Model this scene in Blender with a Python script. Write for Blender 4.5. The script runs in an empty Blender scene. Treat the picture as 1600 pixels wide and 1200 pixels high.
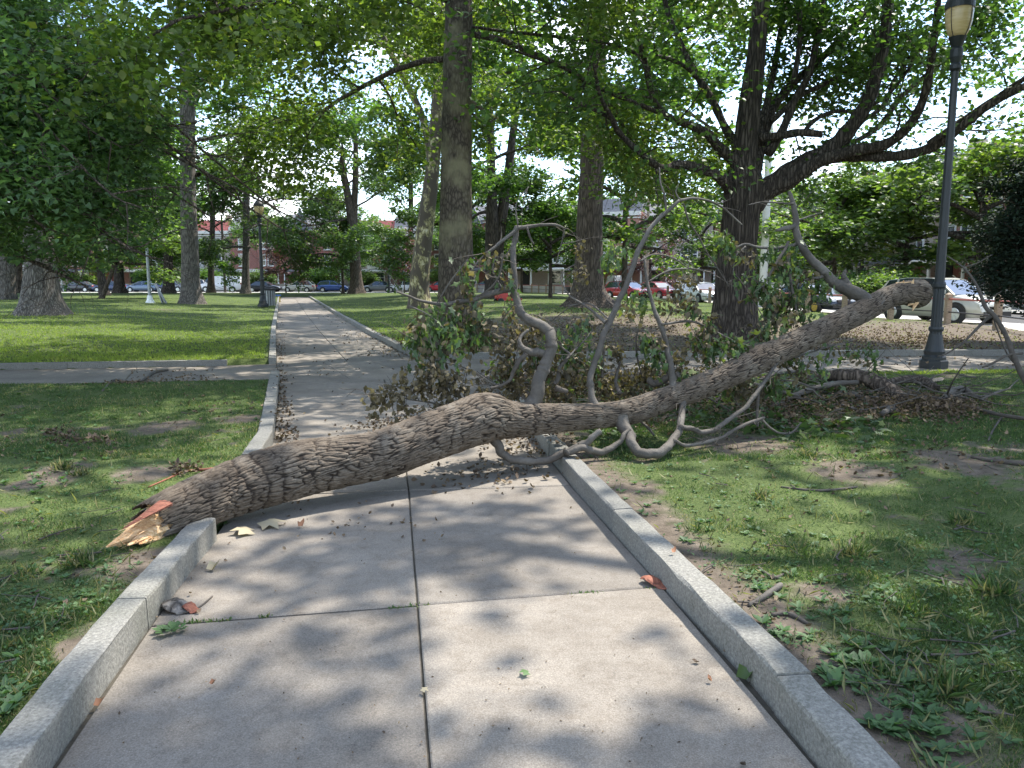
import bpy, bmesh, math, random
import numpy as np
from mathutils import Vector, Matrix, Euler
random.seed(7); rng = np.random.default_rng(7)
S = bpy.context.scene
COL = S.collection
# ------------------------------------------------------------------ camera
PITCH = math.radians(7.7); EYE = 1.6; FPX = 1202.0
cam = bpy.data.cameras.new('camera'); camo = bpy.data.objects.new('camera', cam); COL.objects.link(camo)
cam.sensor_width = 36; cam.lens = FPX / 1600 * 36; cam.clip_start = .05; cam.clip_end = 3000
camo.location = (0, 0, EYE); camo.rotation_euler = (math.radians(90) - PITCH, 0, 0)
S.camera = camo
# ------------------------------------------------------------------ light
SUN_EL, SUN_AZ = 58.0, 48.0            # azimuth measured from the view direction (+Y) towards the right (+X)
EXPOSURE = 1.68
S.view_settings.view_transform = 'Standard'; S.view_settings.look = 'None'
S.view_settings.exposure = EXPOSURE; S.view_settings.gamma = 1
S.view_settings.use_curve_mapping = False
S.cycles.max_bounces = 8; S.cycles.diffuse_bounces = 4; S.cycles.transmission_bounces = 6
S.cycles.transparent_max_bounces = 8; S.cycles.use_denoising = True
W = bpy.data.worlds.new('World'); S.world = W; W.use_nodes = True
wn = W.node_tree; wn.nodes.clear()
wo = wn.nodes.new('ShaderNodeOutputWorld'); wb = wn.nodes.new('ShaderNodeBackground')
sky = wn.nodes.new('ShaderNodeTexSky'); sky.sky_type = 'NISHITA'; sky.sun_disc = False
sky.sun_elevation = math.radians(SUN_EL); sky.sun_rotation = math.radians(SUN_AZ)
sky.air_density = 1.0; sky.dust_density = .6; sky.ozone_density = 2.0
tc = wn.nodes.new('ShaderNodeTexCoord'); mp = wn.nodes.new('ShaderNodeMapping'); mp.inputs['Scale'].default_value = (1, 1, 2.2)
cn = wn.nodes.new('ShaderNodeTexNoise'); cn.inputs['Scale'].default_value = 2.6; cn.inputs['Detail'].default_value = 9; cn.inputs['Roughness'].default_value = .55
cr = wn.nodes.new('ShaderNodeValToRGB'); cr.color_ramp.elements[0].position = .5; cr.color_ramp.elements[1].position = .66
cm = wn.nodes.new('ShaderNodeMix'); cm.data_type = 'RGBA'
cm.inputs[7].default_value = (8.0, 8.3, 8.8, 1)
wn.links.new(tc.outputs['Generated'], mp.inputs['Vector']); wn.links.new(mp.outputs[0], cn.inputs['Vector'])
wn.links.new(cn.outputs['Fac'], cr.inputs['Fac']); wn.links.new(cr.outputs['Color'], cm.inputs[0])
wn.links.new(sky.outputs[0], cm.inputs[6]); wn.links.new(cm.outputs[2], wb.inputs['Color'])
wb.inputs['Strength'].default_value = 0.148
wn.links.new(wb.outputs[0], wo.inputs['Surface'])
sl = bpy.data.lights.new('sun', 'SUN'); so = bpy.data.objects.new('sun', sl); COL.objects.link(so)
sl.energy = 3.25; sl.angle = math.radians(.53); sl.color = (1, .95, .87)
sd = Vector((math.cos(math.radians(SUN_EL)) * math.sin(math.radians(SUN_AZ)), math.cos(math.radians(SUN_EL)) * math.cos(math.radians(SUN_AZ)), math.sin(math.radians(SUN_EL))))
so.rotation_euler = sd.to_track_quat('Z', 'Y').to_euler()

# ------------------------------------------------------------------ geometry of the view: photo positions to places
cF = Vector((0, math.cos(PITCH), -math.sin(PITCH))); cU = Vector((0, math.sin(PITCH), math.cos(PITCH))); cR = Vector((1, 0, 0))
CAM = Vector((0, 0, EYE))
def ray(x, y): return cF + cR * ((x - 800) / FPX) + cU * ((600 - y) / FPX)
def G(x, y, z=0.0):
    r = ray(x, y); t = (z - EYE) / r.z
    return CAM + r * t
def D(x, y, d):                      # point at distance d along the ground (world y = d)
    r = ray(x, y); return CAM + r * (d / r.y)

# ------------------------------------------------------------------ object helpers
def tag(o, label=None, cat=None, group=None, kind=None):
    if label: o['label'] = label
    if cat: o['category'] = cat
    if group: o['group'] = group
    if kind: o['kind'] = kind
    return o
def empty(name, loc=(0, 0, 0), rz=0, label=None, cat=None, group=None, kind=None):
    o = bpy.data.objects.new(name, None); COL.objects.link(o); o.location = loc; o.rotation_euler = (0, 0, rz)
    o.empty_display_size = .2
    return tag(o, label, cat, group, kind)
def link(name, me, mat=None, parent=None, smooth=False, kind=None):
    if mat is not None and not me.materials: me.materials.append(mat)
    if smooth: me.polygons.foreach_set('use_smooth', np.ones(len(me.polygons), bool))
    o = bpy.data.objects.new(name, me); COL.objects.link(o)
    if parent: o.parent = parent
    if kind: o['kind'] = kind
    return o
def npmesh(name, v, f, attrs=None):
    """v (n,3), f (m,k) with equal k"""
    v = np.asarray(v, np.float32); f = np.asarray(f, np.int32); me = bpy.data.meshes.new(name)
    k = f.shape[1]; me.vertices.add(len(v)); me.vertices.foreach_set('co', v.ravel())
    me.loops.add(f.size); me.loops.foreach_set('vertex_index', f.ravel())
    me.polygons.add(len(f)); me.polygons.foreach_set('loop_start', np.arange(0, f.size, k, dtype=np.int32))
    try: me.polygons.foreach_set('loop_total', np.full(len(f), k, np.int32))
    except Exception: pass
    me.update(calc_edges=True)
    for n, a in (attrs or {}).items():
        at = me.attributes.new(n, 'FLOAT', 'POINT'); at.data.foreach_set('value', np.asarray(a, np.float32))
    return me
class MB:
    def __init__(s): s.v = []; s.f = []
    def add(s, vs, fs):
        b = len(s.v); s.v += [tuple(p) for p in vs]; s.f += [tuple(i + b for i in f) for f in fs]; return s
    def box(s, c, d, rz=0, tilt=None):
        M = Euler((tilt or (0, 0, 0))).to_matrix() if tilt else Matrix.Rotation(rz, 3, 'Z')
        vs = [Vector(c) + M @ Vector((sx * d[0] / 2, sy * d[1] / 2, sz * d[2] / 2)) for sx in (-1, 1) for sy in (-1, 1) for sz in (-1, 1)]
        return s.add(vs, [(0, 1, 3, 2), (4, 6, 7, 5), (0, 4, 5, 1), (2, 3, 7, 6), (0, 2, 6, 4), (1, 5, 7, 3)])
    def bar(s, a, b, w, h=None):
        a = Vector(a); b = Vector(b); h = h or w; d = (b - a).normalized()
        u = d.cross(Vector((0, 0, 1))); u = u.normalized() if u.length > .01 else Vector((1, 0, 0)); n = u.cross(d)
        vs = [p + u * (sx * w / 2) + n * (sy * h / 2) for p in (a, b) for sx, sy in ((-1, -1), (1, -1), (1, 1), (-1, 1))]
        return s.add(vs, [(3, 2, 1, 0), (4, 5, 6, 7), (0, 1, 5, 4), (1, 2, 6, 5), (2, 3, 7, 6), (3, 0, 4, 7)])
    def tube(s, pts, rad, n=8, cap=True):
        v, f = tube(pts, rad, n, cap); return s.add(v, f)
    def lathe(s, prof, n=16, c=(0, 0, 0), flute=0):
        vs = []
        for r, z in prof:
            for i in range(n):
                a = 2 * math.pi * i / n; rr = r * (1 - (flute if i % 2 else 0))
                vs.append((c[0] + rr * math.cos(a), c[1] + rr * math.sin(a), c[2] + z))
        fs = [(j * n + i, j * n + (i + 1) % n, (j + 1) * n + (i + 1) % n, (j + 1) * n + i) for j in range(len(prof) - 1) for i in range(n)]
        fs += [tuple(range(n))[::-1], tuple((len(prof) - 1) * n + i for i in range(n))]
        return s.add(vs, fs)
    def me(s, name):
        m = bpy.data.meshes.new(name); m.from_pydata(s.v, [], s.f); m.update(); return m
    def build(s, name, mat, parent=None, smooth=False, kind=None): return link(name, s.me(name), mat, parent, smooth, kind)
def frames(pts):
    P = [Vector(p) for p in pts]; T = []
    for i in range(len(P)):
        a = P[max(i - 1, 0)]; b = P[min(i + 1, len(P) - 1)]; t = (b - a); T.append(t.normalized() if t.length > 1e-9 else Vector((0, 0, 1)))
    u = T[0].cross(Vector((0, 0, 1)));  u = u if u.length > .05 else T[0].cross(Vector((1, 0, 0))); u.normalize()
    out = []
    for t in T:
        u = (u - t * u.dot(t)); u = u.normalized() if u.length > 1e-6 else t.orthogonal().normalized()
        out.append((t, u, t.cross(u)))
    return P, out
def tube(pts, rad, n=8, cap=True):
    P, F = frames(pts); vs = []; fs = []
    for p, (t, u, w), r in zip(P, F, rad):
        for i in range(n):
            a = 2 * math.pi * i / n; vs.append(tuple(p + (u * math.cos(a) + w * math.sin(a)) * r))
    for j in range(len(P) - 1):
        for i in range(n): fs.append((j * n + i, j * n + (i + 1) % n, (j + 1) * n + (i + 1) % n, (j + 1) * n + i))
    if cap: fs += [tuple(range(n))[::-1], tuple((len(P) - 1) * n + i for i in range(n))]
    return vs, fs
def cr_interp(pts, k=6):
    """Catmull-Rom through rows of any dimension"""
    P = np.array([list(p) for p in pts], float); P = np.vstack([2 * P[0] - P[1], P, 2 * P[-1] - P[-2]]); out = []
    for i in range(1, len(P) - 2):
        for t in np.linspace(0, 1, k, endpoint=False):
            a, b, c, d = P[i - 1], P[i], P[i + 1], P[i + 2]
            out.append(.5 * ((2 * b) + (c - a) * t + (2 * a - 5 * b + 4 * c - d) * t * t + (3 * b - a - 3 * c + d) * t ** 3))
    out.append(P[-2]); return np.array(out)
# smooth value noise on numpy arrays
_tab = rng.random((256, 256))
def vnoise(x, y, s=1.0):
    x = np.asarray(x) * s + 1000.3; y = np.asarray(y) * s + 900.7; xi = np.floor(x).astype(int); yi = np.floor(y).astype(int)
    fx = x - xi; fy = y - yi; fx = fx * fx * (3 - 2 * fx); fy = fy * fy * (3 - 2 * fy)
    g = lambda a, b: _tab[(xi + a) & 255, (yi + b) & 255]
    return (g(0, 0) * (1 - fx) + g(1, 0) * fx) * (1 - fy) + (g(0, 1) * (1 - fx) + g(1, 1) * fx) * fy
def fbm(x, y, s=1.0, o=4):
    r = 0; a = .5; t = 0
    for i in range(o): r = r + a * vnoise(np.asarray(x) + 17.1 * i, np.asarray(y) - 9.3 * i, s); t += a; a *= .5; s *= 2.03
    return r / t
sstep = lambda a, b, x: (lambda t: t * t * (3 - 2 * t))(np.clip((np.asarray(x, float) - a) / (b - a), 0, 1))

# ------------------------------------------------------------------ materials
def newmat(name):
    m = bpy.data.materials.new(name); m.use_nodes = True; nt = m.node_tree; nt.nodes.clear()
    out = nt.nodes.new('ShaderNodeOutputMaterial'); b = nt.nodes.new('ShaderNodeBsdfPrincipled'); nt.links.new(b.outputs[0], out.inputs['Surface'])
    return m, nt, b, out
def node(nt, t, **kw):
    n = nt.nodes.new(t)
    for k, v in kw.items():
        if k in n.inputs.keys(): n.inputs[k].default_value = v
        else: setattr(n, k, v)
    return n
def ramp(nt, src, stops):
    r = nt.nodes.new('ShaderNodeValToRGB'); e = r.color_ramp.elements
    while len(e) < len(stops): e.new(.5)
    for i, (p, c) in enumerate(stops): e[i].position = p; e[i].color = (*c, 1) if len(c) == 3 else c
    nt.links.new(src, r.inputs['Fac']); return r.outputs['Color']
def mixc(nt, fac, a, b, mode='MIX'):
    m = nt.nodes.new('ShaderNodeMix'); m.data_type = 'RGBA'; m.blend_type = mode
    for s, v in ((0, fac), (6, a), (7, b)):
        if isinstance(v, (int, float)): m.inputs[s].default_value = v
        elif isinstance(v, tuple): m.inputs[s].default_value = (*v, 1)
        else: nt.links.new(v, m.inputs[s])
    return m.outputs[2]
def coords(nt, scale=(1, 1, 1), kind='Object'):
    t = nt.nodes.new('ShaderNodeTexCoord'); m = nt.nodes.new('ShaderNodeMapping'); m.inputs['Scale'].default_value = scale
    nt.links.new(t.outputs[kind], m.inputs['Vector']); return m.outputs[0]
def noise(nt, co, scale, detail=4, rough=.55, dist=0):
    n = node(nt, 'ShaderNodeTexNoise', Scale=scale, Detail=detail, Roughness=rough, Distortion=dist); nt.links.new(co, n.inputs['Vector']); return n.outputs['Fac']
def bump(nt, b, src, strength=.5, dist=.02):
    n = node(nt, 'ShaderNodeBump', Strength=strength, Distance=dist); nt.links.new(src, n.inputs['Height']); nt.links.new(n.outputs[0], b.inputs['Normal']); return n
def simple(name, col, rough=.6, metal=0, var=.12, scale=8, bmp=0, spec=None):
    m, nt, b, o = newmat(name); co = coords(nt); f = noise(nt, co, scale)
    c = ramp(nt, f, [(.25, tuple(x * (1 - var) for x in col)), (.75, tuple(min(1, x * (1 + var)) for x in col))])
    nt.links.new(c, b.inputs['Base Color']); b.inputs['Roughness'].default_value = rough; b.inputs['Metallic'].default_value = metal
    if bmp: bump(nt, b, noise(nt, co, scale * 4), bmp, .01)
    if spec is not None: b.inputs['Specular IOR Level'].default_value = spec
    return m
def leafmat(name, dark, light, trans=.45, yellow=None, gloss=.45):
    m, nt, b, out = newmat(name); nt.nodes.remove(b)
    a = node(nt, 'ShaderNodeAttribute', attribute_name='rnd')
    st = [(0, dark), (.75, light)] + ([(.93, light), (1, yellow)] if yellow else [])
    c = ramp(nt, a.outputs['Fac'], st)
    d = node(nt, 'ShaderNodeBsdfPrincipled', Roughness=gloss); nt.links.new(c, d.inputs['Base Color']); d.inputs['Specular IOR Level'].default_value = .4
    t = nt.nodes.new('ShaderNodeBsdfTranslucent'); tcx = mixc(nt, 1.0, c, (1.55, 1.75, .6), 'MULTIPLY'); nt.links.new(tcx, t.inputs['Color'])
    mx = node(nt, 'ShaderNodeMixShader'); mx.inputs[0].default_value = trans
    nt.links.new(d.outputs[0], mx.inputs[1]); nt.links.new(t.outputs[0], mx.inputs[2]); nt.links.new(mx.outputs[0], out.inputs['Surface'])
    return m
def barkmat(name, c0, c1, sx=9, sz=1.6, bs=.9, dist=.05, moss=None):
    m, nt, b, o = newmat(name); co = coords(nt, (sx, sx, sz))
    v = node(nt, 'ShaderNodeTexVoronoi', feature='DISTANCE_TO_EDGE', Scale=1.0)
    w = noise(nt, co, 1.5, 5, .6); wc = node(nt, 'ShaderNodeMixRGB'); wc.blend_type = 'ADD'; wc.inputs[0].default_value = .9
    nt.links.new(co, wc.inputs[1]); nt.links.new(w, wc.inputs[2]); nt.links.new(wc.outputs[0], v.inputs['Vector'])
    r = ramp(nt, v.outputs['Distance'], [(0, (0, 0, 0)), (.28, (1, 1, 1))])
    n = noise(nt, coords(nt, (3, 3, .8)), 2.5, 6, .65)
    c = mixc(nt, n, c0, c1); c = mixc(nt, r, tuple(x * .45 for x in c0), c)
    if moss:
        mk = ramp(nt, noise(nt, coords(nt), .9, 4), [(.5, (0, 0, 0)), (.62, (1, 1, 1))]); c = mixc(nt, mk, c, moss)
    nt.links.new(c, b.inputs['Base Color']); b.inputs['Roughness'].default_value = .9; b.inputs['Specular IOR Level'].default_value = .2
    h = mixc(nt, .3, r, n); bump(nt, b, h, bs, dist); return m
M = {}
M['bark_grey'] = barkmat('bark_grey', (.13, .115, .10), (.30, .27, .235), 17, 2.2, .8, .03)
M['bark_dark'] = barkmat('bark_dark', (.07, .056, .047), (.17, .14, .115), 14, 1.5, .9, .05)
M['bark_brown'] = barkmat('bark_brown', (.10, .078, .06), (.21, .165, .13), 15, 1.6, .9, .04)
def sycamore():
    m, nt, b, o = newmat('bark_sycamore'); co = coords(nt, (1, 1, .55))
    n1 = noise(nt, co, 8, 5, .62, .6); n2 = noise(nt, coords(nt, (1, 1, .6)), 2.4, 4, .55, .4)
    c = ramp(nt, n1, [(.34, (.07, .054, .036)), (.44, (.13, .105, .06)), (.50, (.25, .22, .09)), (.57, (.42, .36, .18)), (.66, (.62, .56, .38))])
    c = mixc(nt, ramp(nt, n2, [(.48, (0, 0, 0)), (.56, (1, 1, 1))]), (.085, .066, .045), c)
    nt.links.new(c, b.inputs['Base Color']); b.inputs['Roughness'].default_value = .8; bump(nt, b, n1, .8, .04); return m
M['bark_syc'] = sycamore()
M['bark_syc_brown'] = barkmat('bark_syc_brown', (.095, .076, .056), (.165, .14, .108), 16, 6, .6, .02, (.20, .18, .11))
M['leaf_maple'] = leafmat('leaf_maple', (.04, .082, .028), (.095, .165, .045), .46)
M['leaf_front'] = leafmat('leaf_front', (.066, .12, .062), (.14, .225, .10), .5, (.22, .3, .09), .34)
M['leaf_syc'] = leafmat('leaf_syc', (.06, .10, .03), (.14, .19, .045), .48, (.18, .19, .04))
M['leaf_far'] = leafmat('leaf_far', (.045, .08, .03), (.10, .155, .05), .42)
M['leaf_lime'] = leafmat('leaf_lime', (.06, .105, .03), (.14, .205, .06), .46, (.3, .32, .08))
M['leaf_purple'] = leafmat('leaf_purple', (.06, .024, .036), (.15, .07, .085), .3)
M['leaf_yew'] = leafmat('leaf_yew', (.010, .022, .014), (.028, .052, .033), .1, None, .85)
M['leaf_fallen'] = leafmat('leaf_fallen', (.035, .062, .026), (.085, .135, .045), .32, (.22, .24, .07), .5)
M['leaf_dry'] = leafmat('leaf_dry', (.055, .046, .028), (.145, .115, .068), .2, (.27, .21, .12), .8)
M['leaf_litter'] = leafmat('leaf_litter', (.055, .037, .025), (.155, .108, .068), .1, (.30, .22, .13), .8)
M['grass'] = leafmat('grass_blade', (.042, .078, .028), (.092, .148, .046), .35, (.30, .25, .14), .65)
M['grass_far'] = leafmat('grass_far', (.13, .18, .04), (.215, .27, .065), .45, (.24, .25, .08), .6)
M['weed'] = leafmat('weed_leaf', (.035, .078, .028), (.08, .15, .05), .3, None, .6)

def concrete(name, c0, c1, gran=260, bs=.15, randomise=True):
    m, nt, b, o = newmat(name); co = coords(nt)
    n1 = noise(nt, co, 1.3, 6, .6); n2 = noise(nt, co, gran, 2, .7); n3 = noise(nt, co, 12, 5, .65)
    c = ramp(nt, n1, [(.3, c0), (.7, c1)])
    c = mixc(nt, ramp(nt, n2, [(.35, (.0, .0, .0)), (.65, (1, 1, 1))]), mixc(nt, 1., c, (.72, .72, .72), 'MULTIPLY'), mixc(nt, 1., c, (1.22, 1.22, 1.22), 'MULTIPLY'))
    c = mixc(nt, ramp(nt, n3, [(.5, (0, 0, 0)), (.75, (.7, .7, .7))]), c, mixc(nt, 1., c, (.7, .66, .62), 'MULTIPLY'))
    sp = node(nt, 'ShaderNodeTexVoronoi', Scale=gran * .55); nt.links.new(co, sp.inputs['Vector']); c = mixc(nt, ramp(nt, sp.outputs['Distance'], [(.10, (.8, .8, .8)), (.22, (0, 0, 0))]), c, mixc(nt, 1., c, (1.55, 1.5, 1.45), 'MULTIPLY'))
    wv = noise(nt, coords(nt, (1, 1, 1)), .8, 8, .7, 1.2); c = mixc(nt, ramp(nt, wv, [(.46, (0, 0, 0)), (.5, (.4, .4, .4)), (.54, (0, 0, 0))]), c, mixc(nt, 1., c, (.8, .78, .76), 'MULTIPLY'))
    if randomise:
        oi = nt.nodes.new('ShaderNodeObjectInfo'); k = ramp(nt, oi.outputs['Random'], [(0, (.88, .88, .88)), (1, (1.1, 1.09, 1.07))]); c = mixc(nt, 1., c, k, 'MULTIPLY')
    nt.links.new(c, b.inputs['Base Color']); b.inputs['Roughness'].default_value = .88; b.inputs['Specular IOR Level'].default_value = .25
    bump(nt, b, n2, bs, .004); return m
M['slab'] = concrete('concrete_slab', (.16, .141, .118), (.245, .219, .185), 170)
M['joint'] = simple('joint_dirt', (.055, .048, .035), .95, var=.4, scale=30)
def granite():
    m, nt, b, o = newmat('granite'); co = coords(nt)
    v = node(nt, 'ShaderNodeTexVoronoi', Scale=110.0); nt.links.new(co, v.inputs['Vector'])
    n1 = noise(nt, co, 70, 3, .8); n2 = noise(nt, co, 2.5, 4, .6)
    c = ramp(nt, n1, [(.34, (.115, .11, .096)), (.5, (.18, .174, .155)), (.68, (.275, .265, .235))])
    c = mixc(nt, ramp(nt, n2, [(.45, (0, 0, 0)), (.7, (.6, .6, .6))]), c, mixc(nt, 1., c, (.66, .68, .62), 'MULTIPLY'))
    oi = nt.nodes.new('ShaderNodeObjectInfo'); c = mixc(nt, 1., c, ramp(nt, oi.outputs['Random'], [(0, (.82, .83, .84)), (1, (1.1, 1.08, 1.04))]), 'MULTIPLY')
    nt.links.new(c, b.inputs['Base Color']); b.inputs['Roughness'].default_value = .8
    bump(nt, b, mixc(nt, .5, n1, noise(nt, co, 14, 5, .7)), .8, .008); return m
M['granite'] = granite()
def groundmat():
    m, nt, b, o = newmat('ground'); co = coords(nt)
    a = node(nt, 'ShaderNodeAttribute', attribute_name='dirt')
    n1 = noise(nt, co, .5, 5, .6); n2 = noise(nt, co, 9, 6, .7); n3 = noise(nt, co, 60, 3, .7)
    g = ramp(nt, n1, [(.3, (.056, .078, .030)), (.7, (.095, .125, .044))]); g = mixc(nt, ramp(nt, n3, [(.35, (0, 0, 0)), (.65, (1, 1, 1))]), mixc(nt, 1., g, (.5, .55, .5), 'MULTIPLY'), mixc(nt, 1., g, (1.35, 1.3, 1.2), 'MULTIPLY'))
    d = ramp(nt, n2, [(.3, (.075, .06, .045)), (.55, (.135, .11, .084)), (.75, (.20, .168, .13))])
    f = nt.nodes.new('ShaderNodeMath'); f.operation = 'ADD'; s = nt.nodes.new('ShaderNodeMath'); s.operation = 'MULTIPLY_ADD'; s.inputs[1].default_value = .7; s.inputs[2].default_value = -.35
    nt.links.new(n2, s.inputs[0]); nt.links.new(s.outputs[0], f.inputs[0]); nt.links.new(a.outputs['Fac'], f.inputs[1])
    k = ramp(nt, f.outputs[0], [(.3, (0, 0, 0)), (.75, (1, 1, 1))])
    nt.links.new(mixc(nt, k, g, d), b.inputs['Base Color']); b.inputs['Roughness'].default_value = .95; b.inputs['Specular IOR Level'].default_value = .1
    bump(nt, b, mixc(nt, .5, n2, n3), .7, .03); return m
M['ground'] = groundmat()
M['asphalt'] = concrete('asphalt', (.055, .055, .056), (.085, .083, .08), 90, .3, False)
M['sidewalk'] = concrete('sidewalk', (.42, .40, .37), (.52, .50, .46), 120)
def barklog():
    m, nt, b, o = newmat('bark_log'); a = node(nt, 'ShaderNodeAttribute', attribute_name='ridge'); co = coords(nt)
    n1 = noise(nt, co, 5, 6, .65); n2 = noise(nt, co, 60, 5, .75)
    top = ramp(nt, n1, [(.3, (.105, .083, .062)), (.5, (.155, .125, .095)), (.62, (.20, .168, .132)), (.75, (.27, .235, .19))])
    c = mixc(nt, ramp(nt, n2, [(.35, (0, 0, 0)), (.65, (1, 1, 1))]), mixc(nt, 1., top, (.68, .66, .64), 'MULTIPLY'), top)
    c = mixc(nt, ramp(nt, a.outputs['Fac'], [(.12, (0, 0, 0)), (.82, (1, 1, 1))]), (.03, .023, .018), c)
    nt.links.new(c, b.inputs['Base Color']); b.inputs['Roughness'].default_value = .92; b.inputs['Specular IOR Level'].default_value = .15
    bump(nt, b, mixc(nt, .5, n2, noise(nt, co, 25, 4, .7)), .6, .008); return m
M['log'] = barklog()
def smoothbark():
    m, nt, b, o = newmat('bark_branch'); co = coords(nt); n = noise(nt, co, 4, 5, .6); n2 = noise(nt, co, 45, 4, .7)
    c = ramp(nt, n, [(.3, (.07, .058, .045)), (.55, (.125, .108, .088)), (.78, (.21, .19, .16))]); c = mixc(nt, n2, mixc(nt, 1., c, (.45, .45, .45), 'MULTIPLY'), c)
    nt.links.new(c, b.inputs['Base Color']); b.inputs['Roughness'].default_value = .8; bump(nt, b, mixc(nt, .5, n2, noise(nt, co, 14, 5, .7)), .9, .012); return m
M['branch'] = smoothbark()
M['branch_dark'] = simple('branch_dark', (.07, .058, .046), .9, var=.35, scale=20, bmp=.5)
def wood(name, c0, c1, c2):
    m, nt, b, o = newmat(name); co = coords(nt, (1, 1, 1)); w = node(nt, 'ShaderNodeTexNoise', Scale=1.0, Detail=6.0, Roughness=.6)
    mp2 = coords(nt, (7, 60, 60)); nt.links.new(mp2, w.inputs['Vector'])
    c = ramp(nt, w.outputs['Fac'], [(.3, c0), (.5, c1), (.72, c2)]); nt.links.new(c, b.inputs['Base Color']); b.inputs['Roughness'].default_value = .75
    bump(nt, b, w.outputs['Fac'], .6, .01); return m
M['wood_fresh'] = wood('wood_fresh', (.42, .21, .09), (.66, .42, .21), (.78, .60, .38))
M['wood_red'] = wood('wood_red', (.10, .035, .02), (.22, .07, .038), (.30, .12, .07))
M['wood_post'] = wood('wood_post', (.17, .12, .08), (.30, .22, .15), (.42, .33, .24))
M['lamp_metal'] = simple('lamp_metal', (.012, .015, .017), .5, 0, var=.3, scale=6, bmp=.1)
M['black'] = simple('black_rubber', (.02, .02, .021), .7)
M['dark'] = simple('dark_interior', (.012, .012, .013), .5)
M['rim'] = simple('rim_metal', (.55, .56, .58), .3, .9)
M['rim_yellow'] = simple('rim_yellow', (.6, .42, .1), .4, .3)
M['white'] = simple('white_paint', (.76, .76, .74), .45, var=.05)
M['cream'] = simple('cream_paint', (.62, .60, .54), .55, var=.08)
M['stone'] = simple('pale_stone', (.42, .39, .34), .8, var=.15, scale=3)
M['roof_red'] = simple('roof_red', (.30, .085, .07), .8, var=.25, scale=5)
M['roof_grey'] = simple('roof_grey', (.13, .13, .14), .8, var=.25, scale=5)
M['rail_red'] = simple('rail_red', (.42, .12, .09), .5)
M['rail_dark'] = simple('rail_dark', (.05, .045, .045), .5, .4)
M['tail'] = simple('tail_red', (.45, .01, .015), .2)
M['head'] = simple('headlight_lens', (.7, .72, .75), .1)
M['blue'] = simple('blue_plastic', (.03, .12, .4), .4)
M['yellow'] = simple('yellow_plastic', (.6, .38, .04), .5)
M['orange'] = simple('orange_cloth', (.65, .12, .03), .8)
M['skin'] = simple('skin', (.28, .16, .11), .6)
M['hair'] = simple('hair', (.02, .015, .012), .6)
M['denim'] = simple('trousers', (.5, .5, .52), .8)
M['metal_grey'] = simple('metal_grey', (.3, .31, .31), .5, .5)
def glassmat(name, col=(.02, .028, .033)):
    m, nt, b, o = newmat(name); b.inputs['Base Color'].default_value = (*col, 1); b.inputs['Roughness'].default_value = .06; b.inputs['Specular IOR Level'].default_value = .9
    b.inputs['Coat Weight'].default_value = .6; b.inputs['Coat Roughness'].default_value = .03
    n = noise(nt, coords(nt), 1.2, 2); bump(nt, b, n, .05, .02); return m
M['glass'] = glassmat('car_glass'); M['pane'] = glassmat('window_pane', (.05, .06, .07))
def globemat():
    m, nt, b, o = newmat('lamp_globe'); n = noise(nt, coords(nt, (1, 1, 9)), 3, 3); c = ramp(nt, n, [(.3, (.52, .36, .15)), (.7, (.68, .52, .28))])
    nt.links.new(c, b.inputs['Base Color']); b.inputs['Roughness'].default_value = .3
    b.inputs['Transmission Weight'].default_value = .15; return m
M['globe'] = globemat()
def paint(name, col, metal=.3):
    m, nt, b, o = newmat(name); n = noise(nt, coords(nt), 2.2, 5); c = ramp(nt, n, [(.3, tuple(x * .92 for x in col)), (.7, col)]); nt.links.new(c, b.inputs['Base Color'])
    b.inputs['Roughness'].default_value = .32; b.inputs['Metallic'].default_value = metal; b.inputs['Coat Weight'].default_value = .7; b.inputs['Coat Roughness'].default_value = .08; return m
M['p_silver'] = paint('paint_silver', (.48, .47, .40), .08); M['p_white'] = paint('paint_white', (.78, .78, .77), 0); M['p_black'] = paint('paint_black', (.018, .02, .026))
M['p_navy'] = paint('paint_navy', (.02, .035, .09)); M['p_blue'] = paint('paint_blue', (.05, .10, .28)); M['p_red'] = paint('paint_red', (.48, .02, .03), .05); M['p_steel'] = paint('paint_steel', (.13, .18, .25)); M['p_grey'] = paint('paint_grey', (.2, .21, .22))
def brick(name, c1, c2, mortar=(.35, .32, .29)):
    m, nt, b, o = newmat(name); t = nt.nodes.new('ShaderNodeTexCoord'); mpn = nt.nodes.new('ShaderNodeMapping'); mpn.inputs['Rotation'].default_value = (math.pi / 2, 0, 0)
    nt.links.new(t.outputs['Object'], mpn.inputs['Vector'])
    bt = node(nt, 'ShaderNodeTexBrick', Scale=4.0); bt.inputs['Color1'].default_value = (*c1, 1); bt.inputs['Color2'].default_value = (*c2, 1); bt.inputs['Mortar'].default_value = (*mortar, 1)
    nt.links.new(mpn.outputs[0], bt.inputs['Vector']); c = mixc(nt, noise(nt, coords(nt), .9, 5), mixc(nt, 1., bt.outputs['Color'], (.75, .75, .75), 'MULTIPLY'), bt.outputs['Color'])
    nt.links.new(c, b.inputs['Base Color']); b.inputs['Roughness'].default_value = .9; return m
M['brick'] = brick('brick_red', (.27, .085, .06), (.36, .12, .085)); M['brick2'] = brick('brick_orange', (.38, .16, .10), (.45, .2, .14)); M['brick3'] = brick('brick_pale', (.42, .33, .28), (.5, .42, .36))
# ================================================================== ground, path, kerbs
def W2(lst, z=0): return [(G(x, y, z).x, G(x, y, z).y) for x, y in lst]
LN = W2([(78, 1200), (147, 1097), (217, 1000), (303, 888), (340, 843), (386, 765), (427, 694), (433, 640), (437, 592)])
RN = W2([(1285, 1200), (1180, 1072), (1053, 936), (900, 768), (845, 700), (800, 640), (768, 592)])
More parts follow.
